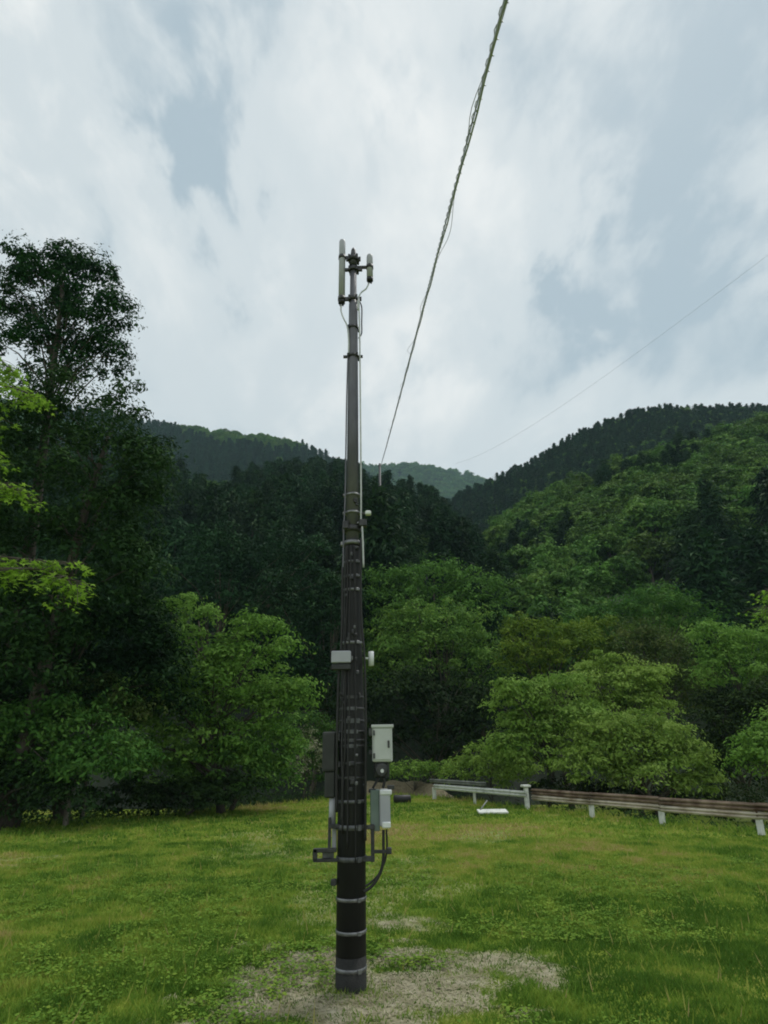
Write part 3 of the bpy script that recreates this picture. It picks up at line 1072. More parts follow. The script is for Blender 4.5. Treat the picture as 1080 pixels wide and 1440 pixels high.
tree('shrub', 'dark bushy undergrowth tree below the fresh green layered tree left of the pole', 'tree', 26,
     [(310, 1075, 85, 38), (230, 1085, 70, 36), (385, 1050, 40, 40), (385, 1088, 36, 22)],
     M['leaf_mid'], 300, 40, .42, .09, flat=.35, inner=.5, tr=.09)
tree('small_tree', 'mid green bushy tree with a thin pale trunk at the left lawn edge', 'tree', 20.5,
     [(105, 1015, 70, 44), (40, 1035, 66, 50), (150, 1060, 64, 40), (60, 1080, 60, 36), (-10, 1060, 50, 60), (120, 1085, 50, 26)],
     M['leaf_mid'], 400, 42, .42, .085, flat=.35, inner=.5, bark='pale_bark', tr=.075, base_px=at(99, 1120, 20.5).x)
tree('small_tree', 'reddish brown leaved small tree behind the bushes at left', 'tree', 22,
     [(135, 975, 46, 30), (170, 995, 40, 26), (115, 1000, 40, 26)], M['leaf_red'], 120, 36, .36, .08, inner=.4, tr=.07)
tree('shrub', 'shadowy dark shrub at the far left foot of the lawn', 'shrub', 19.5,
     [(20, 1110, 60, 34), (90, 1125, 60, 24), (-50, 1100, 60, 60)], M['leaf_dark'], 240, 36, .36, .08, tr=.06)
tree('shrub', 'low dark shrub along the lawn edge under the left trees', 'shrub', 24,
     [(190, 1120, 50, 24), (260, 1118, 60, 22), (330, 1108, 50, 20)], M['leaf_dark'], 200, 36, .34, .08, tr=.05)
tree('flowering_shrub', 'small pale blossoming shrub just left of the pole at the lawn edge', 'shrub', 31.5,
     [(428, 1040, 16, 22), (440, 1065, 20, 26), (418, 1080, 20, 18)], M['petal'], 60, 22, .3, .075, inner=.4, tr=.04)
tree('shrub', 'green shrub around the blossoming shrub left of the pole', 'shrub', 33,
     [(405, 1065, 32, 34), (450, 1050, 30, 40), (420, 1020, 40, 24), (460, 1085, 30, 20)], M['leaf_mid'], 170, 34, .4, .09, tr=.05)

# behind the pole, middle
tree('broadleaf_tree', 'olive green spreading tree right behind the pole above the dark trees', 'tree', 52,
     [(560, 822, 46, 26), (610, 812, 60, 24), (670, 830, 50, 26), (580, 850, 60, 26), (650, 856, 60, 26)], M['leaf_hill'], 330, 34, .8, .17, tr=.2, ground=-1)
tree('broadleaf_tree', 'dark rounded tree right of the pole, upper of the two there', 'tree', 44,
     [(575, 880, 50, 34), (640, 880, 52, 34), (600, 920, 74, 40), (670, 930, 50, 44), (545, 930, 40, 44)], M['leaf_mid'], 420, 36, .7, .14, tr=.2, ground=-1.5)
tree('broadleaf_tree', 'very dark tree low behind the pole and the grey cabinet', 'tree', 39,
     [(560, 990, 50, 50), (620, 990, 64, 46), (680, 1000, 40, 44), (590, 1045, 66, 34), (500, 1010, 50, 60), (660, 1045, 50, 30)], M['leaf_dark'], 420, 36, .62, .13, tr=.18, ground=-1.5)
tree('conifer_tree', 'dark ragged conifer left behind the pole', 'tree', 42,
     [(450, 900, 50, 60), (480, 850, 40, 50), (420, 960, 46, 50), (470, 970, 50, 50), (390, 860, 40, 60)], M['leaf_cedar'], 460, 34, .55, .14, flat=.5, tr=.2, ground=-1.5)
tree('conifer_tree', 'dark conifer between the fresh green tree and the pole', 'tree', 46,
     [(330, 820, 50, 60), (300, 780, 40, 50), (380, 800, 50, 60), (440, 800, 40, 60), (220, 840, 50, 60)], M['leaf_cedar'], 460, 34, .6, .15, flat=.5, tr=.22, ground=-1)

# right side
tree('broadleaf_tree', 'olive yellow leaved tree above the bright bushy tree on the right', 'tree', 42,
     [(740, 888, 36, 22), (775, 895, 46, 24), (845, 890, 44, 22), (800, 915, 62, 24), (735, 925, 40, 28)], M['leaf_olive'], 260, 34, .6, .13, tr=.17, ground=-1.5)
tree('broadleaf_tree', 'dark reddish green tree between the olive tree and the pale right tree', 'tree', 40,
     [(900, 900, 46, 26), (930, 935, 56, 36), (880, 935, 50, 30), (960, 975, 44, 40)], M['leaf_red'], 260, 34, .6, .13, tr=.17, ground=-1.5)
tree('broadleaf_tree', 'mid green tree rising behind the dark reddish green tree at right', 'tree', 47,
     [(860, 862, 50, 20), (920, 850, 54, 22), (960, 866, 44, 22), (830, 878, 40, 20)], M['leaf_mid'], 220, 34, .7, .15, tr=.18, ground=-1)
tree('broadleaf_tree', 'pale green layered tree at the right edge of the picture', 'tree', 35,
     [(1005, 892, 36, 20), (1050, 905, 46, 24), (1030, 940, 54, 28), (1080, 960, 50, 36), (1010, 930, 30, 24), (1100, 900, 40, 40)], M['leaf_bright_left'], 300, 38, .55, .11, flat=.28, tr=.16, ground=-1.2)
tree('broadleaf_tree', 'deep shaded tree beneath the pale green tree at the right edge', 'tree', 33,
     [(1010, 1000, 46, 40), (1050, 1030, 60, 46), (1000, 1060, 40, 40), (1090, 1000, 50, 50), (1030, 1090, 60, 30)], M['leaf_dark'], 380, 36, .5, .11, tr=.16, ground=-1.2)
tree('broadleaf_tree', 'bright green tree, upper and rear half of the bushy pair behind the rusty guardrail', 'tree', 30,
     [(862, 934, 24, 14), (848, 922, 12, 9), (826, 940, 14, 8), (912, 948, 30, 14), (932, 942, 14, 8), (895, 962, 36, 16), (840, 965, 46, 22), (900, 985, 44, 24), (862, 1000, 60, 30)], M['leaf_bright'], 300, 44, .45, .095, flat=.26, tr=.12, ground=-1)
tree('broadleaf_tree', 'bright green tree, left hand of the bushy trees behind the rusty guardrail', 'tree', 28,
     [(735, 978, 34, 20), (712, 966, 16, 10), (786, 962, 34, 14), (806, 955, 14, 8), (704, 990, 18, 12), (745, 1010, 48, 26), (800, 1005, 50, 26), (760, 1048, 62, 34), (720, 1050, 30, 24)], M['leaf_bright'], 380, 44, .42, .09, flat=.28, tr=.11, ground=-.9)
tree('broadleaf_tree', 'bright green tree, broad front one of the bushy trees behind the rusty guardrail', 'tree', 26,
     [(850, 1022, 54, 24), (910, 1025, 52, 26), (880, 1052, 78, 30), (950, 1062, 40, 30), (830, 1070, 56, 30), (910, 1088, 80, 24), (975, 1100, 34, 14), (992, 1088, 16, 10), (978, 1050, 14, 10), (940, 1032, 16, 10)],
     M['leaf_bright'], 460, 44, .42, .09, flat=.28, tr=.12, ground=-.9)
tree('shrub', 'rounded bright green shrub behind the white guardrail', 'shrub', 31.5,
     [(690, 1072, 48, 26), (650, 1082, 28, 18), (730, 1088, 40, 20)], M['leaf_bright'], 180, 36, .34, .085, tr=.05, ground=-.8)
tree('shrub', 'low pale twiggy shrub between the pole and the white guardrail', 'shrub', 35,
     [(580, 1082, 32, 12), (615, 1084, 26, 13), (555, 1084, 18, 10)], M['leaf_bright_left'], 90, 26, .32, .085, inner=.3, bark='pale_bark', tr=.05, ground=-.5)
tree('shrub', 'green shrub at the right edge over the rusty guardrail', 'shrub', 24,
     [(1068, 1045, 28, 24), (1080, 1075, 44, 30), (1110, 1050, 40, 50)], M['leaf_bright_left'], 180, 38, .36, .085, tr=.07, ground=-.9)
tree('shrub', 'dark undergrowth shrub behind the rusty guardrail', 'shrub', 27.5,
     [(800, 1112, 60, 16), (880, 1122, 70, 18), (960, 1128, 60, 18), (1040, 1130, 60, 22)], M['leaf_dark'], 300, 34, .32, .075, tr=.04, ground=-.9)


# undergrowth along the far rim of the lawn
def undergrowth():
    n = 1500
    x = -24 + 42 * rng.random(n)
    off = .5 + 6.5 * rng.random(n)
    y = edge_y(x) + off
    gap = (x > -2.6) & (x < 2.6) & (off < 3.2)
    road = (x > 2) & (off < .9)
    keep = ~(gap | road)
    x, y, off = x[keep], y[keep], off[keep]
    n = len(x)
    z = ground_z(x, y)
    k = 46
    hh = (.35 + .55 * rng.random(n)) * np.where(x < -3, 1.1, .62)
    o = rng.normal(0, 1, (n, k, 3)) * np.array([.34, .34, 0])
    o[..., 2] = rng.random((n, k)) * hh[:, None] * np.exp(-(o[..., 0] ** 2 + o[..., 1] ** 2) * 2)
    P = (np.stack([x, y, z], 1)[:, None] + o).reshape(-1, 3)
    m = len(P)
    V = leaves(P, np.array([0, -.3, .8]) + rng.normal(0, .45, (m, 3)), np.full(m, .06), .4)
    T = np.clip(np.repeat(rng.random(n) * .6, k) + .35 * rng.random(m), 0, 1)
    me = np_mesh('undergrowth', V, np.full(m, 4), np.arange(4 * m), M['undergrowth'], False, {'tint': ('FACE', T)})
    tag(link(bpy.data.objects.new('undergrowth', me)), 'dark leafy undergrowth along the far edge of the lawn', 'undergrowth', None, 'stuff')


undergrowth()


# ------------------------------------------------------------------ near branches reaching in from the sides
def palmate(P, NRM, size, dirv):
    n = len(P)
    NRM = NRM / np.linalg.norm(NRM, axis=1, keepdims=True)
    A = dirv - NRM * np.sum(dirv * NRM, 1, keepdims=True)
    A /= np.linalg.norm(A, axis=1, keepdims=True)
    B = np.cross(NRM, A)
    ang = np.radians([180, 118, 92, 62, 40, 17, 0, -17, -40, -62, -92, -118])
    rad = np.array([.15, .55, .3, .85, .38, .5, 1.15, .5, .38, .85, .3, .55])
    rad[5] = rad[7] = .45
    s = (size * (.7 + .6 * rng.random(n)))[:, None, None]
    dz = -.18 * rad ** 2
    V = P[:, None] + s * (A[:, None] * (np.cos(ang) * rad)[None, :, None] + B[:, None] * (np.sin(ang) * rad)[None, :, None] + NRM[:, None] * dz[None, :, None])
    return V.reshape(-1, 3), np.full(n, 12), np.arange(12 * n)


def near_branch(label, root, targets, name='maple_tree', leaf=.04, density=1.0):
    """a limb of a tree standing beside the frame: trunk, boughs and palmate leaves"""
    t = empty(name, root)
    tag(t, label, 'tree')
    root = Vector(root)
    mb = MB()
    top = max(q[-1].z for q in targets) - root.z + .8
    mb.tube([(0, 0, -.1), (.05, 0, top * .3), (-.05, .05, top * .65), (.05, .1, top)], [.13, .11, .08, .03], 10)
    Ps, Ds = [], []
    for pts in targets:
        rel = [p - root for p in pts]
        z0 = min(max(rel[0].z - .3, .6), top * .95)
        path = [Vector((0, 0, z0))] + rel
        # smooth
        fine = []
        for i in range(len(path) - 1):
            for s in range(5):
                fine.append(path[i].lerp(path[i + 1], s / 5))
        fine.append(path[-1])
        rs = [.028 * (1 - .85 * i / len(fine)) for i in range(len(fine))]
        mb.tube(fine, rs, 6)
        L_ = len(fine)
        for i in range(4, L_):
            p = fine[i]
            d = (fine[i] - fine[i - 1]).normalized()
            for _ in range(int(5 * density)):
                side = Vector((random.uniform(-1, 1), random.uniform(-1, 1), random.uniform(-.35, .15)))
                side = (side + d * .6).normalized()
                ln = random.uniform(.10, .34)
                e = p + side * ln - Vector((0, 0, .06))
                mb.tube([p, p.lerp(e, .5) + Vector((0, 0, .02)), e], [.004, .003, .002], 4, False)
                for q in range(int(7 * density)):
                    f = random.uniform(.35, 1.1)
                    g = p.lerp(e, f) + Vector((random.uniform(-.07, .07), random.uniform(-.07, .07), random.uniform(-.06, .01)))
                    Ps.append(g)
                    Ds.append(side + Vector((random.uniform(-.6, .6), random.uniform(-.6, .6), -.3)))
    mb.build('trunk', M['bark'], t)
    P = np.array([tuple(p) for p in Ps])
    D = np.array([tuple(d) for d in Ds])
    NR = np.array([0, 0, 1.0]) + rng.normal(0, .35, (len(P), 3))
    V, fn, lp = palmate(P, NR, np.full(len(P), leaf), D)
    me = np_mesh('crown', V, fn, lp, M['leaf_maple'], False, {'tint': ('FACE', np.clip(rng.normal(.5, .22, len(P)), 0, 1))})
    link(bpy.data.objects.new('crown', me), t)


near_branch('bright fresh green maple whose leafy branches reach in from the left edge', (-5.4, 6.3, 0),
            [[at(-90, 560, 6), at(0, 540, 6), at(52, 556, 6)], [at(-90, 520, 6.2), at(0, 505, 6.2), at(14, 520, 6.2)], [at(-80, 580, 5.8), at(-20, 585, 5.8)],
             [at(-80, 690, 5.9), at(0, 680, 5.9), at(26, 686, 5.9)], [at(-80, 640, 6.1), at(-5, 640, 6.1)],
             [at(-90, 772, 5.7), at(10, 784, 5.7), at(98, 792, 5.7)], [at(-70, 800, 5.6), at(60, 800, 5.6), at(108, 818, 5.6)]], leaf=.047)
near_branch('green leafy spray poking in at the right edge beside the dark conifers', (6.2, 7.2, 0),
            [[at(1170, 840, 7), at(1110, 835, 7), at(1076, 830, 7)], [at(1160, 850, 7), at(1100, 850, 7), at(1078, 852, 7)]], leaf=.036, density=.9)

# ------------------------------------------------------------------ the pole
PB = ground_at(493.5, 1392)
PY = PB.y
POLE = empty('utility_pole', (PB.x, PY, gz(PB.x, PY)))
tag(POLE, 'tall dark utility pole with antennas and grey cabinets standing on the lawn', 'utility pole')
ptop = at(497, 365, PY)
LEAN = (ptop.x - PB.x) / ptop.z
POLE.rotation_euler = (0, math.atan(LEAN), 0)


def hz(py):
    """height on the pole seen at image row py"""
    return at(495, py, PY).z


def wx(npx, py):
    return npx * mpp(495, py, PY)


def lathe(name, prof, mat, n=32, parent=POLE):
    mb = MB()
    mb.tube([(0, 0, z) for z, r in prof], [r for z, r in prof], n)
    return mb.build(name, mat, parent)


def rad_at(z):
    return float(np.interp(z, [0, 2.2, 2.75, hz(905), hz(860), hz(800), hz(765)], [.142, .137, .122, .110, .102, .094, .090]))


lathe('pole_foot', [(-.3, .1432), (.27, .1428)], M['concrete_foot'])
lathe('pole_shaft', [(.271, .1418), (2.2, .137), (2.75, .122), (hz(905), .110), (hz(860), .102), (hz(800), .094), (hz(765), .090), (hz(763), .080)], M['concrete'])
lathe('steel_mast', [(hz(763) + .002, .0745), (hz(570), .070), (hz(502), .066), (hz(440), .062), (hz(428), .061), (hz(427), .049), (hz(375), .046)], M['steel_tube'])
# bands round the shaft
for py, hgt, pr, m in ((1360, .032, .006, 'galv'), (1308, .028, .006, 'galv'), (1262, .028, .006, 'galv'), (1206, .04, .009, 'band_dull'), (1162, .045, .01, 'band_dull'), (1126, .03, .007, 'band_dull'),
                       (905, .03, .008, 'galv'), (831, .03, .007, 'galv'), (812, .03, .007, 'band_dull'), (792, .03, .007, 'band_dull')):
    z = hz(py)
    r = rad_at(z) + pr
    mb = MB()
    mb.tube([(0, 0, z - hgt / 2 - .001), (0, 0, z - hgt / 2), (0, 0, z + hgt / 2), (0, 0, z + hgt / 2 + .001)], [r - .004, r, r, r - .004], 32)
    mb.box((r * .55, -r * .83 - .004, z), (.035, .03, hgt * 1.15), Euler((0, 0, .58)), .003)
    mb.build('steel_band', M[m], POLE)
# collar and clamps at the joint with the mast
for py, rr_, hgt, m in ((765, .108, .05, 'galv'), (745, .092, .07, 'dark_steel'), (722, .088, .03, 'galv'), (697, .086, .03, 'galv')):
    z = hz(py)
    mb = MB()
    mb.tube([(0, 0, z - hgt / 2), (0, 0, z + hgt / 2)], rr_, 28)
    for s in (-1, 1):
        mb.box((s * (rr_ + .012), -.01, z), (.035, .05, hgt * .9), None, .004)
    mb.build('clamp', M[m], POLE)
for py, rr_, hgt, ear in ((502, .080, .035, .05), (462, .074, .03, 0), (421, .066, .06, .05), (380, .068, .05, .06), (365, .075, .07, .03)):
    z = hz(py)
    mb = MB()
    mb.tube([(0, 0, z - hgt / 2), (0, 0, z + hgt / 2)], rr_, 24)
    if ear:
        mb.box((rr_ + ear / 2, -.01, z), (ear, .03, hgt), None, .003)
        mb.box((-rr_ - ear / 2, -.01, z), (ear, .03, hgt), None, .003)
    for a in (.6, 2.2, 3.9, 5.4):
        mb.box((math.cos(a) * (rr_ + .008), math.sin(a) * (rr_ + .008), z), (.022, .022, hgt * 1.3), Euler((0, 0, a)))
    mb.build('clamp', M['dark_steel'], POLE)
# cap nub
mb = MB()
mb.tube([(0, 0, hz(375)), (0, 0, hz(363)), (0, 0, hz(352)), (0, 0, hz(349))], [.055, .05, .034, .015], 16)
mb.build('mast_cap', M['dark_steel'], POLE)


# antennas
def antenna(cx_px, y_top, y_bot, r, arms, label):
    zc = (hz(y_top) + hz(y_bot)) / 2
    x = wx(cx_px - 497, (y_top + y_bot) / 2)
    z0, z1 = hz(y_bot), hz(y_top)
    mb = MB()
    mb.tube([(x, 0, z0 + .06), (x, 0, z1 - .05), (x, 0, z1 - .02), (x, 0, z1)], [r, r, r * .85, r * .45], 20)
    a = mb.build('antenna', M['antenna'], POLE)
    a['label'] = label
    mb = MB()
    mb.tube([(x, 0, z0), (x, 0, z0 + .012), (x, 0, z0 + .059)], [r * .7, r * 1.03, r * 1.03], 20)
    for dx in (-.4, .4):
        mb.tube([(x + dx * r, 0, z0 - .035), (x + dx * r, 0, z0 + .005)], r * .22, 8)
    mb.build('end_cap', M['rubber'], a)
    for py in arms:
        z = hz(py)
        mb = MB()
        s = 1 if x > 0 else -1
        mb.box((x / 2 + s * .012, 0, z), (abs(x) - .04, .035, .04), None, .004)
        mb.tube([(x, 0, z - .03), (x, 0, z + .03)], r * 1.16, 16)
        mb.build('bracket', M['dark_steel'], a)


antenna(481, 337, 427, .046, (362, 420), 'long grey tube antenna with black bottom cap left of the mast top')
antenna(520, 358, 396, .045, (376,), 'short grey tube antenna right of the mast top')


def cable(pts, r, mat, name='cable', parent=POLE):
    """pts as (px offset from the shaft axis, image row, depth towards camera)"""
    P = [Vector((wx(dx, py), -d, hz(py))) for dx, py, d in pts]
    fine = []
    for i in range(len(P) - 1):
        p0, p1, p2, p3 = P[max(i - 1, 0)], P[i], P[i + 1], P[min(i + 2, len(P) - 1)]
        for s in range(6):
            t = s / 6
            fine.append(.5 * ((2 * p1) + (p2 - p0) * t + (2 * p0 - 5 * p1 + 4 * p2 - p3) * t * t + (3 * p1 - p0 - 3 * p2 + p3) * t ** 3))
    fine.append(P[-1])
    mb = MB()
    mb.tube(fine, r, 8)
    return mb.build(name, mat, parent)


cable([(-17, 428, 0), (-17, 438, .01), (-13, 450, .03), (-8, 462, .05), (-6, 480, .05), (-6, 500, .05)], .011, M['white_cable'])
cable([(22, 398, 0), (18, 406, .0), (11, 413, .02), (7, 424, .04), (7, 440, .06)], .011, M['white_cable'])
cable([(8, 425, .04), (12, 434, .03), (12, 455, .02), (12, 470, .02), (8, 478, .04)], .009, M['dark_steel'])
cable([(8, 424, .05), (9.5, 480, .05), (10.5, 560, .05), (11.5, 640, .04), (12, 700, .04), (12, 732, .04), (14, 745, .07), (16, 800, .07)], .0105, M['white_cable'])
cable([(-7, 500, .04), (-8.5, 560, .04), (-9.5, 640, .04), (-10, 700, .05), (-12, 760, .07), (-13, 860, .08)], .009, M['steel_tube'])
cable([(12, 760, .08), (13, 860, .09), (18, 930, .10), (20, 1010, .10), (20, 1100, .11), (20, 1180, .11)], .012, M['rubber'])
cable([(-13, 800, .08), (-14, 900, .09), (-18, 960, .10), (-20, 1060, .10), (-20, 1140, .11)], .014, M['rubber'])
# sensor things near the joint
mb = MB()
mb.box((wx(22, 723), -.03, hz(723)), (.07, .07, .05), None, .01)
mb.build('insulator', M['box_white'], POLE)
mb = MB()
mb.box((wx(16, 725), -.02, hz(723)), (.08, .03, .02), None, 0)
mb.box((wx(15, 738), -.05, hz(738)), (.09, .08, .09), None, .01)
mb.box((wx(-9, 741), -.07, hz(741)), (.07, .06, .10), None, .01)
mb.build('bracket', M['dark_steel'], POLE)
# white marker block and the grey plate near the climbing section
mb = MB()
mb.box((wx(-14, 926), -.145, hz(926)), (wx(27, 926), .05, wx(16, 926)), None, .008)
o = mb.build('junction_box', M['antenna'], POLE)
o['label'] = 'small light grey box strapped to the upper shaft'
mb = MB()
mb.box((wx(-14, 941), -.145, hz(940)), (wx(26, 926), .055, wx(8, 926)), None, .01)
mb.build('box_skirt', M['box_dark'], POLE)
mb = MB()
mb.tube([(wx(27, 934), -.03, hz(937)), (wx(27, 934), -.03, hz(917))], .03, 12)
mb.box((wx(22, 926), -.02, hz(926)), (.09, .02, .02))
o = mb.build('insulator', M['box_white'], POLE)
# strap buckles / number plates climbing the front of the shaft
for py, w, hg, m in ((981, 17, .030, 'dark_steel'), (997, 14, .035, 'band_dull'), (1014, 24, .045, 'band_dull'), (1029, 17, .038, 'band_dull'), (1041, 13, .03, 'band_dull'), (1049, 16, .035, 'band_dull'),
                     (1073, 13, .040, 'band_dull'), (1093, 13, .030, 'dark_steel')):
    z = hz(py)
    r = rad_at(z) + .006
    half = wx(w, py) / 2 / r
    mb = MB()
    base_a = -math.pi / 2 + .06
    n = 8
    for i in range(n + 1):
        a = base_a + half * (2 * i / n - 1)
        for rr2, zz in ((r, z - hg / 2), (r, z + hg / 2), (r - .005, z + hg / 2), (r - .005, z - hg / 2)):
            mb.v.append(Vector((math.cos(a) * rr2, math.sin(a) * rr2, zz)))
    for i in range(n):
        for j in range(4):
            j2 = (j + 1) % 4
            mb.f.append((i * 4 + j, (i + 1) * 4 + j, (i + 1) * 4 + j2, i * 4 + j2))
            mb.sm.append(False)
    mb.f += [(3, 2, 1, 0), (n * 4, n * 4 + 1, n * 4 + 2, n * 4 + 3)]
    mb.sm += [False, False]
    mb.build('strap_plate', M[m], POLE)
    # the dark strap continuing round behind
    mb = MB()
    mb.tube([(0, 0, z - .012), (0, 0, z + .012)], r - .003, 28)
    mb.build('strap', M['dark_steel'], POLE)


rf = random.Random(12)
for i in range(30):
    py = rf.uniform(700, 1110)
    z = hz(py)
    a = rf.uniform(-2.6, -.5)
    rr3 = rad_at(z) + .004 if py > 765 else .078
    w, h = rf.uniform(.02, .045), rf.uniform(.02, .06)
    mb = MB()
    mb.box((math.cos(a) * (rr3 + .008), math.sin(a) * (rr3 + .008), z), (.028, w, h), Euler((0, 0, a)), .004)
    mb.tube([(math.cos(a) * (rr3 + .02), math.sin(a) * (rr3 + .02), z), (math.cos(a) * (rr3 + .035), math.sin(a) * (rr3 + .035), z)], .006, 6)
    mb.build('cable_clip', M[rf.choice(['dark_steel', 'dark_steel', 'band_dull', 'galv'])], POLE)
for i in range(5):
    x0 = rf.uniform(-9, 9)
    pts_ = []
    for py in (770, 815, 860, 905, 950, 1000, 1050, 1095, 1130 + 20 * i):
        z = hz(py)
        dx = x0 * (1 + (py - 770) / 500) + rf.uniform(-1.6, 1.6)
        px_r = rad_at(z) / mpp(495, py, PY)
        f = max(-.9, min(.9, dx / px_r))
        pts_.append((dx, py, rad_at(z) * math.sqrt(1 - f * f) + .012))
    cable(pts_, rf.uniform(.006, .010), M[('rubber', 'dark_steel', 'rubber', 'rubber', 'rubber')[i]])


def bx(px, py, w, h, d, dep, mat, name, label=None, bev=.012, parent=POLE, rz=0.0):
    mb = MB()
    mb.box((wx(px - 494, py), -dep, hz(py)), (wx(w, py), d, wx(h, py)), Euler((0, 0, rz)), bev)
    o = mb.build(name, M[mat], parent)
    if label:
        o['label'] = label
    return o


# upper right pale cabinet
c1 = bx(537, 1047, 28, 46, .17, .0, 'box_grey', 'equipment_cabinet', 'pale grey cabinet, upper one on the right of the pole')
bx(537, 1047, 23, 40, .012, .088, 'box_grey', 'door', None, .004, c1)
bx(537, 1022, 31, 4, .20, .0, 'box_grey', 'lid', None, .004, c1)
bx(523, 1030, 10, 10, .12, -.02, 'band_dull', 'bracket', None, .004, c1)
bx(522, 1058, 8, 6, .10, -.02, 'band_dull', 'bracket', None, .004, c1)
for dz_ in (-.11, .11):
    mb = MB()
    mb.box((wx(537 - 494, 1047) - .085, -.098, hz(1047) + dz_), (.022, .016, .05), None, .003)
    mb.build('hinge', M['band_dull'], c1)
mb = MB()
mb.box((wx(537 - 494, 1047) + .065, -.10, hz(1047)), (.02, .022, .07), None, .005)
mb.build('latch', M['dark_steel'], c1)
# gland box with round meter below it
c2 = bx(536, 1083, 22, 20, .12, .0, 'box_dark', 'meter_housing', 'dark round fronted meter under the upper cabinet')
mb = MB()
mb.tube([(wx(536 - 494, 1083), -.062, hz(1083)), (wx(536 - 494, 1083), -.10, hz(1083)), (wx(536 - 494, 1083), -.115, hz(1083))], [.068, .066, .05], 24)
mb.build('meter_glass', M['dark_steel'], c2)
mb = MB()
mb.tube([(wx(537 - 494, 1084), -.1155, hz(1084)), (wx(537 - 494, 1084), -.122, hz(1084))], .018, 12)
mb.build('meter_dial', M['box_white'], c2)
# lower right cabinet: grey green side, pale front with white caps
c3 = bx(541, 1138, 15, 42, .17, .02, 'rail_grey', 'equipment_cabinet', 'narrow grey cabinet with white end caps, lower one on the right of the pole')
c3.data.materials[0] = M['antenna']
bx(542, 1114, 17, 7, .19, .02, 'box_white', 'end_cap', None, .01, c3)
bx(543, 1159, 12, 8, .18, .03, 'box_white', 'end_cap', None, .01, c3)
bx(527, 1139, 13, 52, .14, -.01, 'box_green', 'side_panel', None, .006, c3)
bx(523, 1112, 10, 5, .12, -.02, 'dark_steel', 'bracket', None, .004, c3)
bx(549, 1107, 10, 5, .06, .06, 'dark_steel', 'latch', None, .004, c3)
# brackets and conduits under the lower cabinet
bx(517, 1162, 20, 5, .06, .07, 'dark_steel', 'bracket', None, .003)
bx(517, 1206, 20, 6, .06, .07, 'dark_steel', 'bracket', None, .003)
bx(524, 1184, 5, 46, .035, .07, 'dark_steel', 'upright', None, .003)
bx(533, 1196, 22, 4, .035, .08, 'dark_steel', 'crossbar', None, .003)
bx(547, 1195, 7, 8, .05, .08, 'dark_steel', 'clip', None, .005)
cable([(45, 1166, .08), (45, 1185, .08), (45, 1205, .08), (42, 1222, .09), (35, 1236, .10), (27, 1245, .11), (18, 1250, .125)], .014, M['rubber'])
cable([(49, 1166, .05), (50, 1190, .06), (47, 1210, .07), (38, 1228, .09), (28, 1238, .10), (20, 1243, .12)], .009, M['rubber'])
cable([(44, 1094, .05), (46, 1100, .05), (44, 1108, .05)], .014, M['rubber'])
cable([(38, 1094, .05), (34, 1101, .06), (30, 1108, .07)], .012, M['rubber'])
# left side: dark cabinets, conduit, and the folded step bracket
c4 = bx(463, 1056, 19, 52, .16, .0, 'box_dark', 'equipment_cabinet', 'dark cabinet on the left of the pole')
bx(463, 1056, 15, 46, .01, .084, 'box_dark', 'door', None, .003, c4)
bx(475, 1036, 5, 9, .08, .04, 'galv', 'hinge_plate', None, .003, c4)
bx(464, 1102, 15, 34, .12, .0, 'box_dark', 'terminal_box', 'smaller dark box below the left cabinet')
bx(474, 1092, 6, 6, .10, .0, 'band_dull', 'bracket', None, .003)
mb = MB()
mb.tube([(wx(-27, 1142), 0, hz(1162)), (wx(-27, 1142), 0, hz(1120))], .034, 14)
mb.build('conduit', M['antenna'], POLE)
bx(464, 1172, 4, 44, .04, .07, 'dark_steel', 'upright', None, .003)
bx(471, 1160, 16, 5, .05, .07, 'dark_steel', 'bracket', None, .003)
bx(470, 1176, 6, 30, .06, .0, 'antenna', 'conduit', None, .008)
bx(458, 1193, 32, 5, .05, .07, 'dark_steel', 'step_bracket', None, .003)
bx(460, 1207, 36, 4, .05, .07, 'dark_steel', 'step_bracket', None, .003)
bx(444, 1199, 6, 14, .05, .07, 'dark_steel', 'step_bracket', None, .003)
bx(462, 1200, 16, 8, .02, .05, 'band_dull', 'tie_plate', None, .003)
bx(470, 1238, 8, 8, .05, .06, 'dark_steel', 'bolt', None, .006)


# ------------------------------------------------------------------ overhead cables
def catenary(A, B, sag, n):
    return [A.lerp(B, i / n) - Vector((0, 0, sag * 4 * (i / n) * (1 - i / n))) for i in range(n + 1)]


A0 = at(712, -18, 2.9)
A0.y = 2.9
B0 = at(535, 657, 60)
A1 = A0 + (A0 - B0).normalized() * 10
BUNDLE = empty('overhead_cable', tuple(B0))
tag(BUNDLE, 'thick spiral wrapped overhead cable running from top centre down past the pole', 'overhead cable')
pts = catenary(A1, B0, .12, 120)
ax = (B0 - A1).normalized()
sx_ = ax.cross(Vector((0, 0, 1))).normalized()
sy_ = sx_.cross(ax)
mb = MB()
mb.tube([p - B0 for p in pts], .0075, 8)
mb.build('messenger_wire', M['cable'], BUNDLE)
mb = MB()
mb.tube([p - B0 - sy_ * .055 + sx_ * .012 * math.sin(i * 1.7) for i, p in enumerate(pts)], .0105, 8)
mb.build('cable_core', M['cable'], BUNDLE)
L_tot = (B0 - A1).length
n = int(L_tot / .03)
hel = []
for i in range(n + 1):
    s = i / n
    c = pts[min(int(s * 120), 119)].lerp(pts[min(int(s * 120) + 1, 120)], s * 120 - int(s * 120)) - sy_ * .028
    a = s * L_tot / .19 * math.tau
    hel.append(c + (sx_ * math.cos(a) + sy_ * math.sin(a)) * .028 - B0)
mb = MB()
mb.tube(hel, .005, 5)
mb.build('spiral_hanger', M['cable'], BUNDLE)
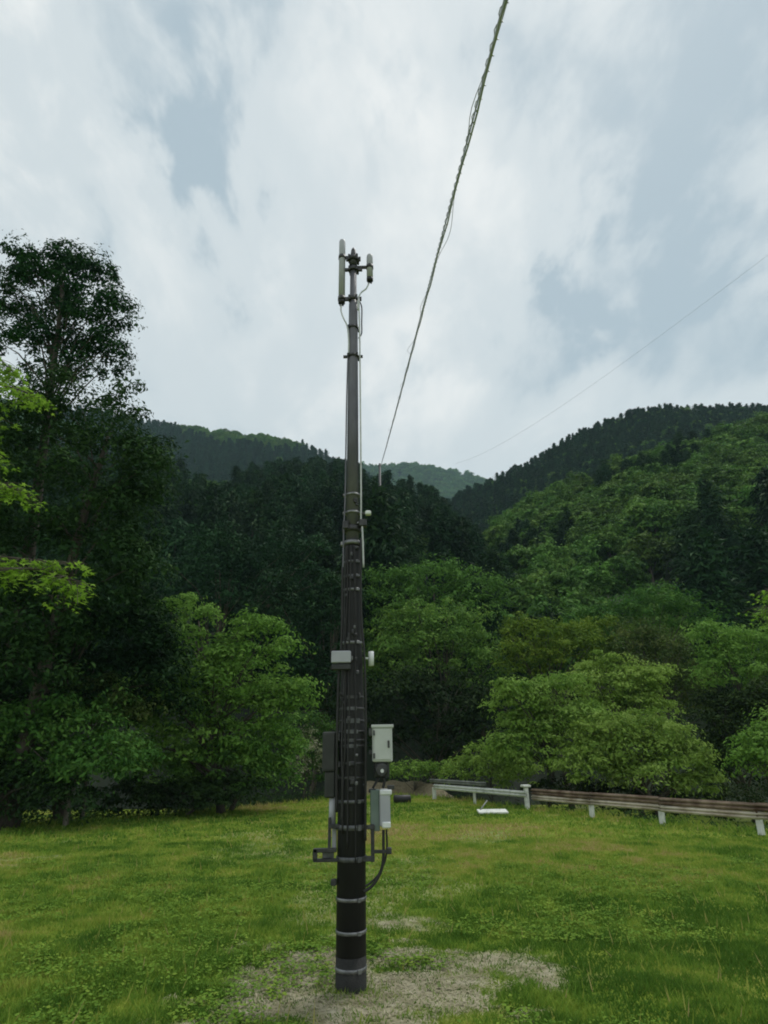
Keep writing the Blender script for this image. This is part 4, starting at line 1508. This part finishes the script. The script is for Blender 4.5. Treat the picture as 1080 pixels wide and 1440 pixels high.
# thin slack drop wires that loop out of the spiral
for side, freq, amp, ph in ((-1, 1.9, .13, .2), (1, 1.35, .07, 1.4), (-1, 2.7, .08, 2.3)):
    w = []
    for i in range(401):
        s = i / 400
        c = pts[min(int(s * 120), 119)].lerp(pts[min(int(s * 120) + 1, 120)], s * 120 - int(s * 120))
        d = s * L_tot
        k = max(0, math.sin(d * freq + ph)) ** 2 * max(0, math.sin(d * .37 + ph * 2)) * amp
        w.append(c + sx_ * side * (k + .012) - sy_ * (k * .6 + .02) - B0)
    mb = MB()
    mb.tube(w, .0042, 5)
    mb.build('slack_wire', M['cable'], BUNDLE)

C0 = at(1170, 290, 9)
C1 = at(640, 652, 60)
c2p = catenary(C0, C1, .9, 60)
o = MB().tube([p - C1 for p in c2p], [.0022 + .006 * i / 60 for i in range(61)], 6).build('thin_wire', M['cable'], None, tuple(C1))
tag(o, 'single thin overhead wire slanting down from the right edge to the valley', 'overhead wire')

# the far pole the bundle runs to, half hidden in the trees
fp = at(534, 652, 60.3)
FPZ = float(LF.z(np.array([fp.x]), np.array([60.3]))[0]) - .5
fpole = empty('utility_pole', (fp.x, 60.3, FPZ))
tag(fpole, 'slim distant pole behind the main pole where the overhead cable ends', 'utility pole')

# ------------------------------------------------------------------ guardrails
def wbeam(path, z0, h, mat, name, parent, t=.006):
    """corrugated beam swept along a ground path"""
    prof = [(0, 0), (.0, .06), (.055, .2), (.055, .36), (.0, .46), (.0, .54), (.055, .64), (.055, .80), (0, .94), (0, 1)]
    mb = MB()
    n = len(prof)
    P = [Vector(p) for p in path]
    for i, p in enumerate(P):
        d = (P[min(i + 1, len(P) - 1)] - P[max(i - 1, 0)]).normalized()
        nrm = Vector((-d.y, d.x, 0)).normalized()
        if nrm.y > 0:
            nrm = -nrm
        for off, f in prof:
            mb.v.append(p + nrm * (off + t) + Vector((0, 0, z0 + f * h)))
        for off, f in prof:
            mb.v.append(p + nrm * off + Vector((0, 0, z0 + f * h)))
    for i in range(len(P) - 1):
        a, b = i * 2 * n, (i + 1) * 2 * n
        for j in range(n - 1):
            mb.f.append((a + j, b + j, b + j + 1, a + j + 1))
            mb.f.append((a + n + j, a + n + j + 1, b + n + j + 1, b + n + j))
            mb.sm += [True, True]
        mb.f.append((a, a + n, b + n, b))
        mb.f.append((a + n - 1, b + n - 1, b + 2 * n - 1, a + 2 * n - 1))
        mb.sm += [False, False]
    for i in (0, len(P) - 1):
        a = i * 2 * n
        for j in range(n - 1):
            mb.f.append((a + j, a + j + 1, a + n + j + 1, a + n + j))
            mb.sm.append(False)
    return mb.build(name, mat, parent)


def lerp_path(pts, per=6):
    out = []
    for i in range(len(pts) - 1):
        a, b = Vector(pts[i]), Vector(pts[i + 1])
        for s in range(per):
            out.append(a.lerp(b, s / per))
    out.append(Vector(pts[-1]))
    return out


G1 = (2.25, 31.2, 0)
G2 = (5.25, 24.9, 0)
wr = empty('guardrail', G2)
tag(wr, 'white painted guardrail section, left hand part of the rail at the far lawn edge', 'guardrail')
o_ = Vector(G2)
path = [p - o_ for p in lerp_path([G1, (3.8, 28.0, 0), G2], 6)]
wbeam(path, .44, .22, M['rail_white'], 'lower_rail', wr)
path2 = [p + Vector((-.15, .35, 0)) for p in path]
wbeam(path2[:9], .72, .16, M['rail_grey'], 'rear_rail', wr)
for (x, y, _), h, w in ((G1, .52, .15), (G2, .75, .14), ((3.75, 28.3, 0), .5, .1)):
    p = Vector((x, y, gz(x, y))) - o_
    mb = MB()
    mb.box(p + Vector((0, .12, h / 2 - .05)), (w, w, h + .1), Euler((0, 0, .3)), .012)
    mb.build('post', M['rail_white'], wr)
mb = MB()
mb.box(Vector((0, .12, gz(G2[0], G2[1]) + .80)), (.32, .26, .09), Euler((0, 0, .3)), .02)
mb.build('post_cap', M['rail_white'], wr)

RP = [(5.42, 24.75, 0), (6.75, 22.1, 0), (8.05, 19.7, 0), (9.55, 17.3, 0), (11.2, 14.8, 0), (13.0, 12.3, 0)]
rl = empty('guardrail', RP[0])
tag(rl, 'rusty brown guardrail on white posts running out of the right side', 'guardrail')
o_ = Vector(RP[0])
for i in range(len(RP) - 1):
    seg = [p - o_ for p in lerp_path([RP[i], RP[i + 1]], 5)]
    dz = (.0, .01, -.01, .0, .01)[i]
    wbeam([p + Vector((0, .02, 0)) for p in seg], .545 + dz, .21, M['rail_rust'], 'upper_rail', rl)
    wbeam(seg, .365 + dz, .175, M['rail_pale'], 'lower_rail', rl)
for i, (x, y, _) in enumerate(RP[1:]):
    p = Vector((x, y, gz(x, y))) - o_
    mb = MB()
    R = Euler((0, .05 + .03 * (i % 2), .5))
    mb.box(p + Vector((.02, .10, .26)), (.13, .13, .75), R, .01)
    mb.build('post', M['rail_white'], rl)
    mb = MB()
    mb.box(p + Vector((0, .06, .55)), (.11, .05, .30), R, .01)
    mb.build('spacer', M['rail_rust'], rl)

# white slab on a strut lying in front of the white rail
sp = ground_at(693, 1147)
sb = empty('white_board', (sp.x, sp.y, gz(sp.x, sp.y)))
tag(sb, 'low white board propped by a slanting strut on the grass before the white guardrail', 'board')
mb = MB()
mb.box((0, 0, .09), (1.02, .42, .06), Euler((.16, 0, .05)), .012)
mb.build('slab', M['rail_white'], sb)
mb = MB()
mb.tube([(-.44, .05, .10), (-.30, .22, .22), (-.10, .42, .40)], .025, 8)
mb.build('strut', M['rail_grey'], sb)
# black pipe end lying at the lawn edge just right of the pole
pp = at(567, 1117, 27)
pb = MB()
Lp, rp = .74, .17
pb.tube([(-Lp / 2, 0, 0), (-Lp / 2 + .03, 0, 0), (Lp / 2 - .03, 0, 0), (Lp / 2, 0, 0)], [rp * .82, rp, rp, rp * .82], 20)
o = pb.build('pipe', M['rubber'], None, (pp.x, 29, gz(pp.x, 29) + rp))
o.rotation_euler = (0, 0, .12)
tag(o, 'short thick black pipe lying at the lawn edge just right of the lower cabinet', 'pipe')


# gravel track beyond the lawn edge in the gap behind the pole
def track():
    xs = np.linspace(-6, 7, 60)
    V, q = [], []
    for i, x in enumerate(xs):
        y0 = float(edge_y(x)) + 1.2 + .2 * math.sin(x * 2)
        for j, dy in enumerate((0, .7, 1.4, 2.1)):
            up = max(0.0, 1 - max(0, abs(x - .2) - 2.2) / 1.5)
            V.append((x, y0 + dy, gz(x, y0 + dy) * (1 - up) + .03 - .02 * (j == 0) + up * (0, .16, .42, .55)[j] + .06 * math.sin(x * 5 + j * 2) * up * (j > 0)))
    n = 4
    for i in range(len(xs) - 1):
        for j in range(n - 1):
            q.append((i * n + j, (i + 1) * n + j, (i + 1) * n + j + 1, i * n + j + 1))
    me = np_mesh('path', V, np.full(len(q), 4), q, M['gravel'], True)
    tag(link(bpy.data.objects.new('path', me)), 'brownish gravel track beyond the lawn', None, None, 'structure')


track()

# far pole parts
mb = MB()
H = fp.z - FPZ
mb.tube([(0, 0, 0), (0, 0, H)], [.2, .13], 12)
mb.build('pole_shaft', M['dark_steel'], fpole)
mb = MB()
mb.box((0, -.1, H - .35), (.5, .06, .06), None, .005)
mb.build('crossarm', M['dark_steel'], fpole)

# ------------------------------------------------------------------ haze
hm = bpy.data.materials.new('haze')
hm.use_nodes = True
nt = hm.node_tree
nt.nodes.clear()
pv = nt.nodes.new('ShaderNodeVolumePrincipled')
pv.inputs['Color'].default_value = (.56, .84, .93, 1)
pv.inputs['Density'].default_value = .00024
ou = nt.nodes.new('ShaderNodeOutputMaterial')
nt.links.new(pv.outputs[0], ou.inputs['Volume'])
mb = MB()
mb.box((0, 640, 297), (2200, 1900, 604))
hz_o = mb.build('haze', hm)
hz_o.visible_shadow = True
tag(hz_o, 'thin humid air over the valley', None, None, 'stuff')
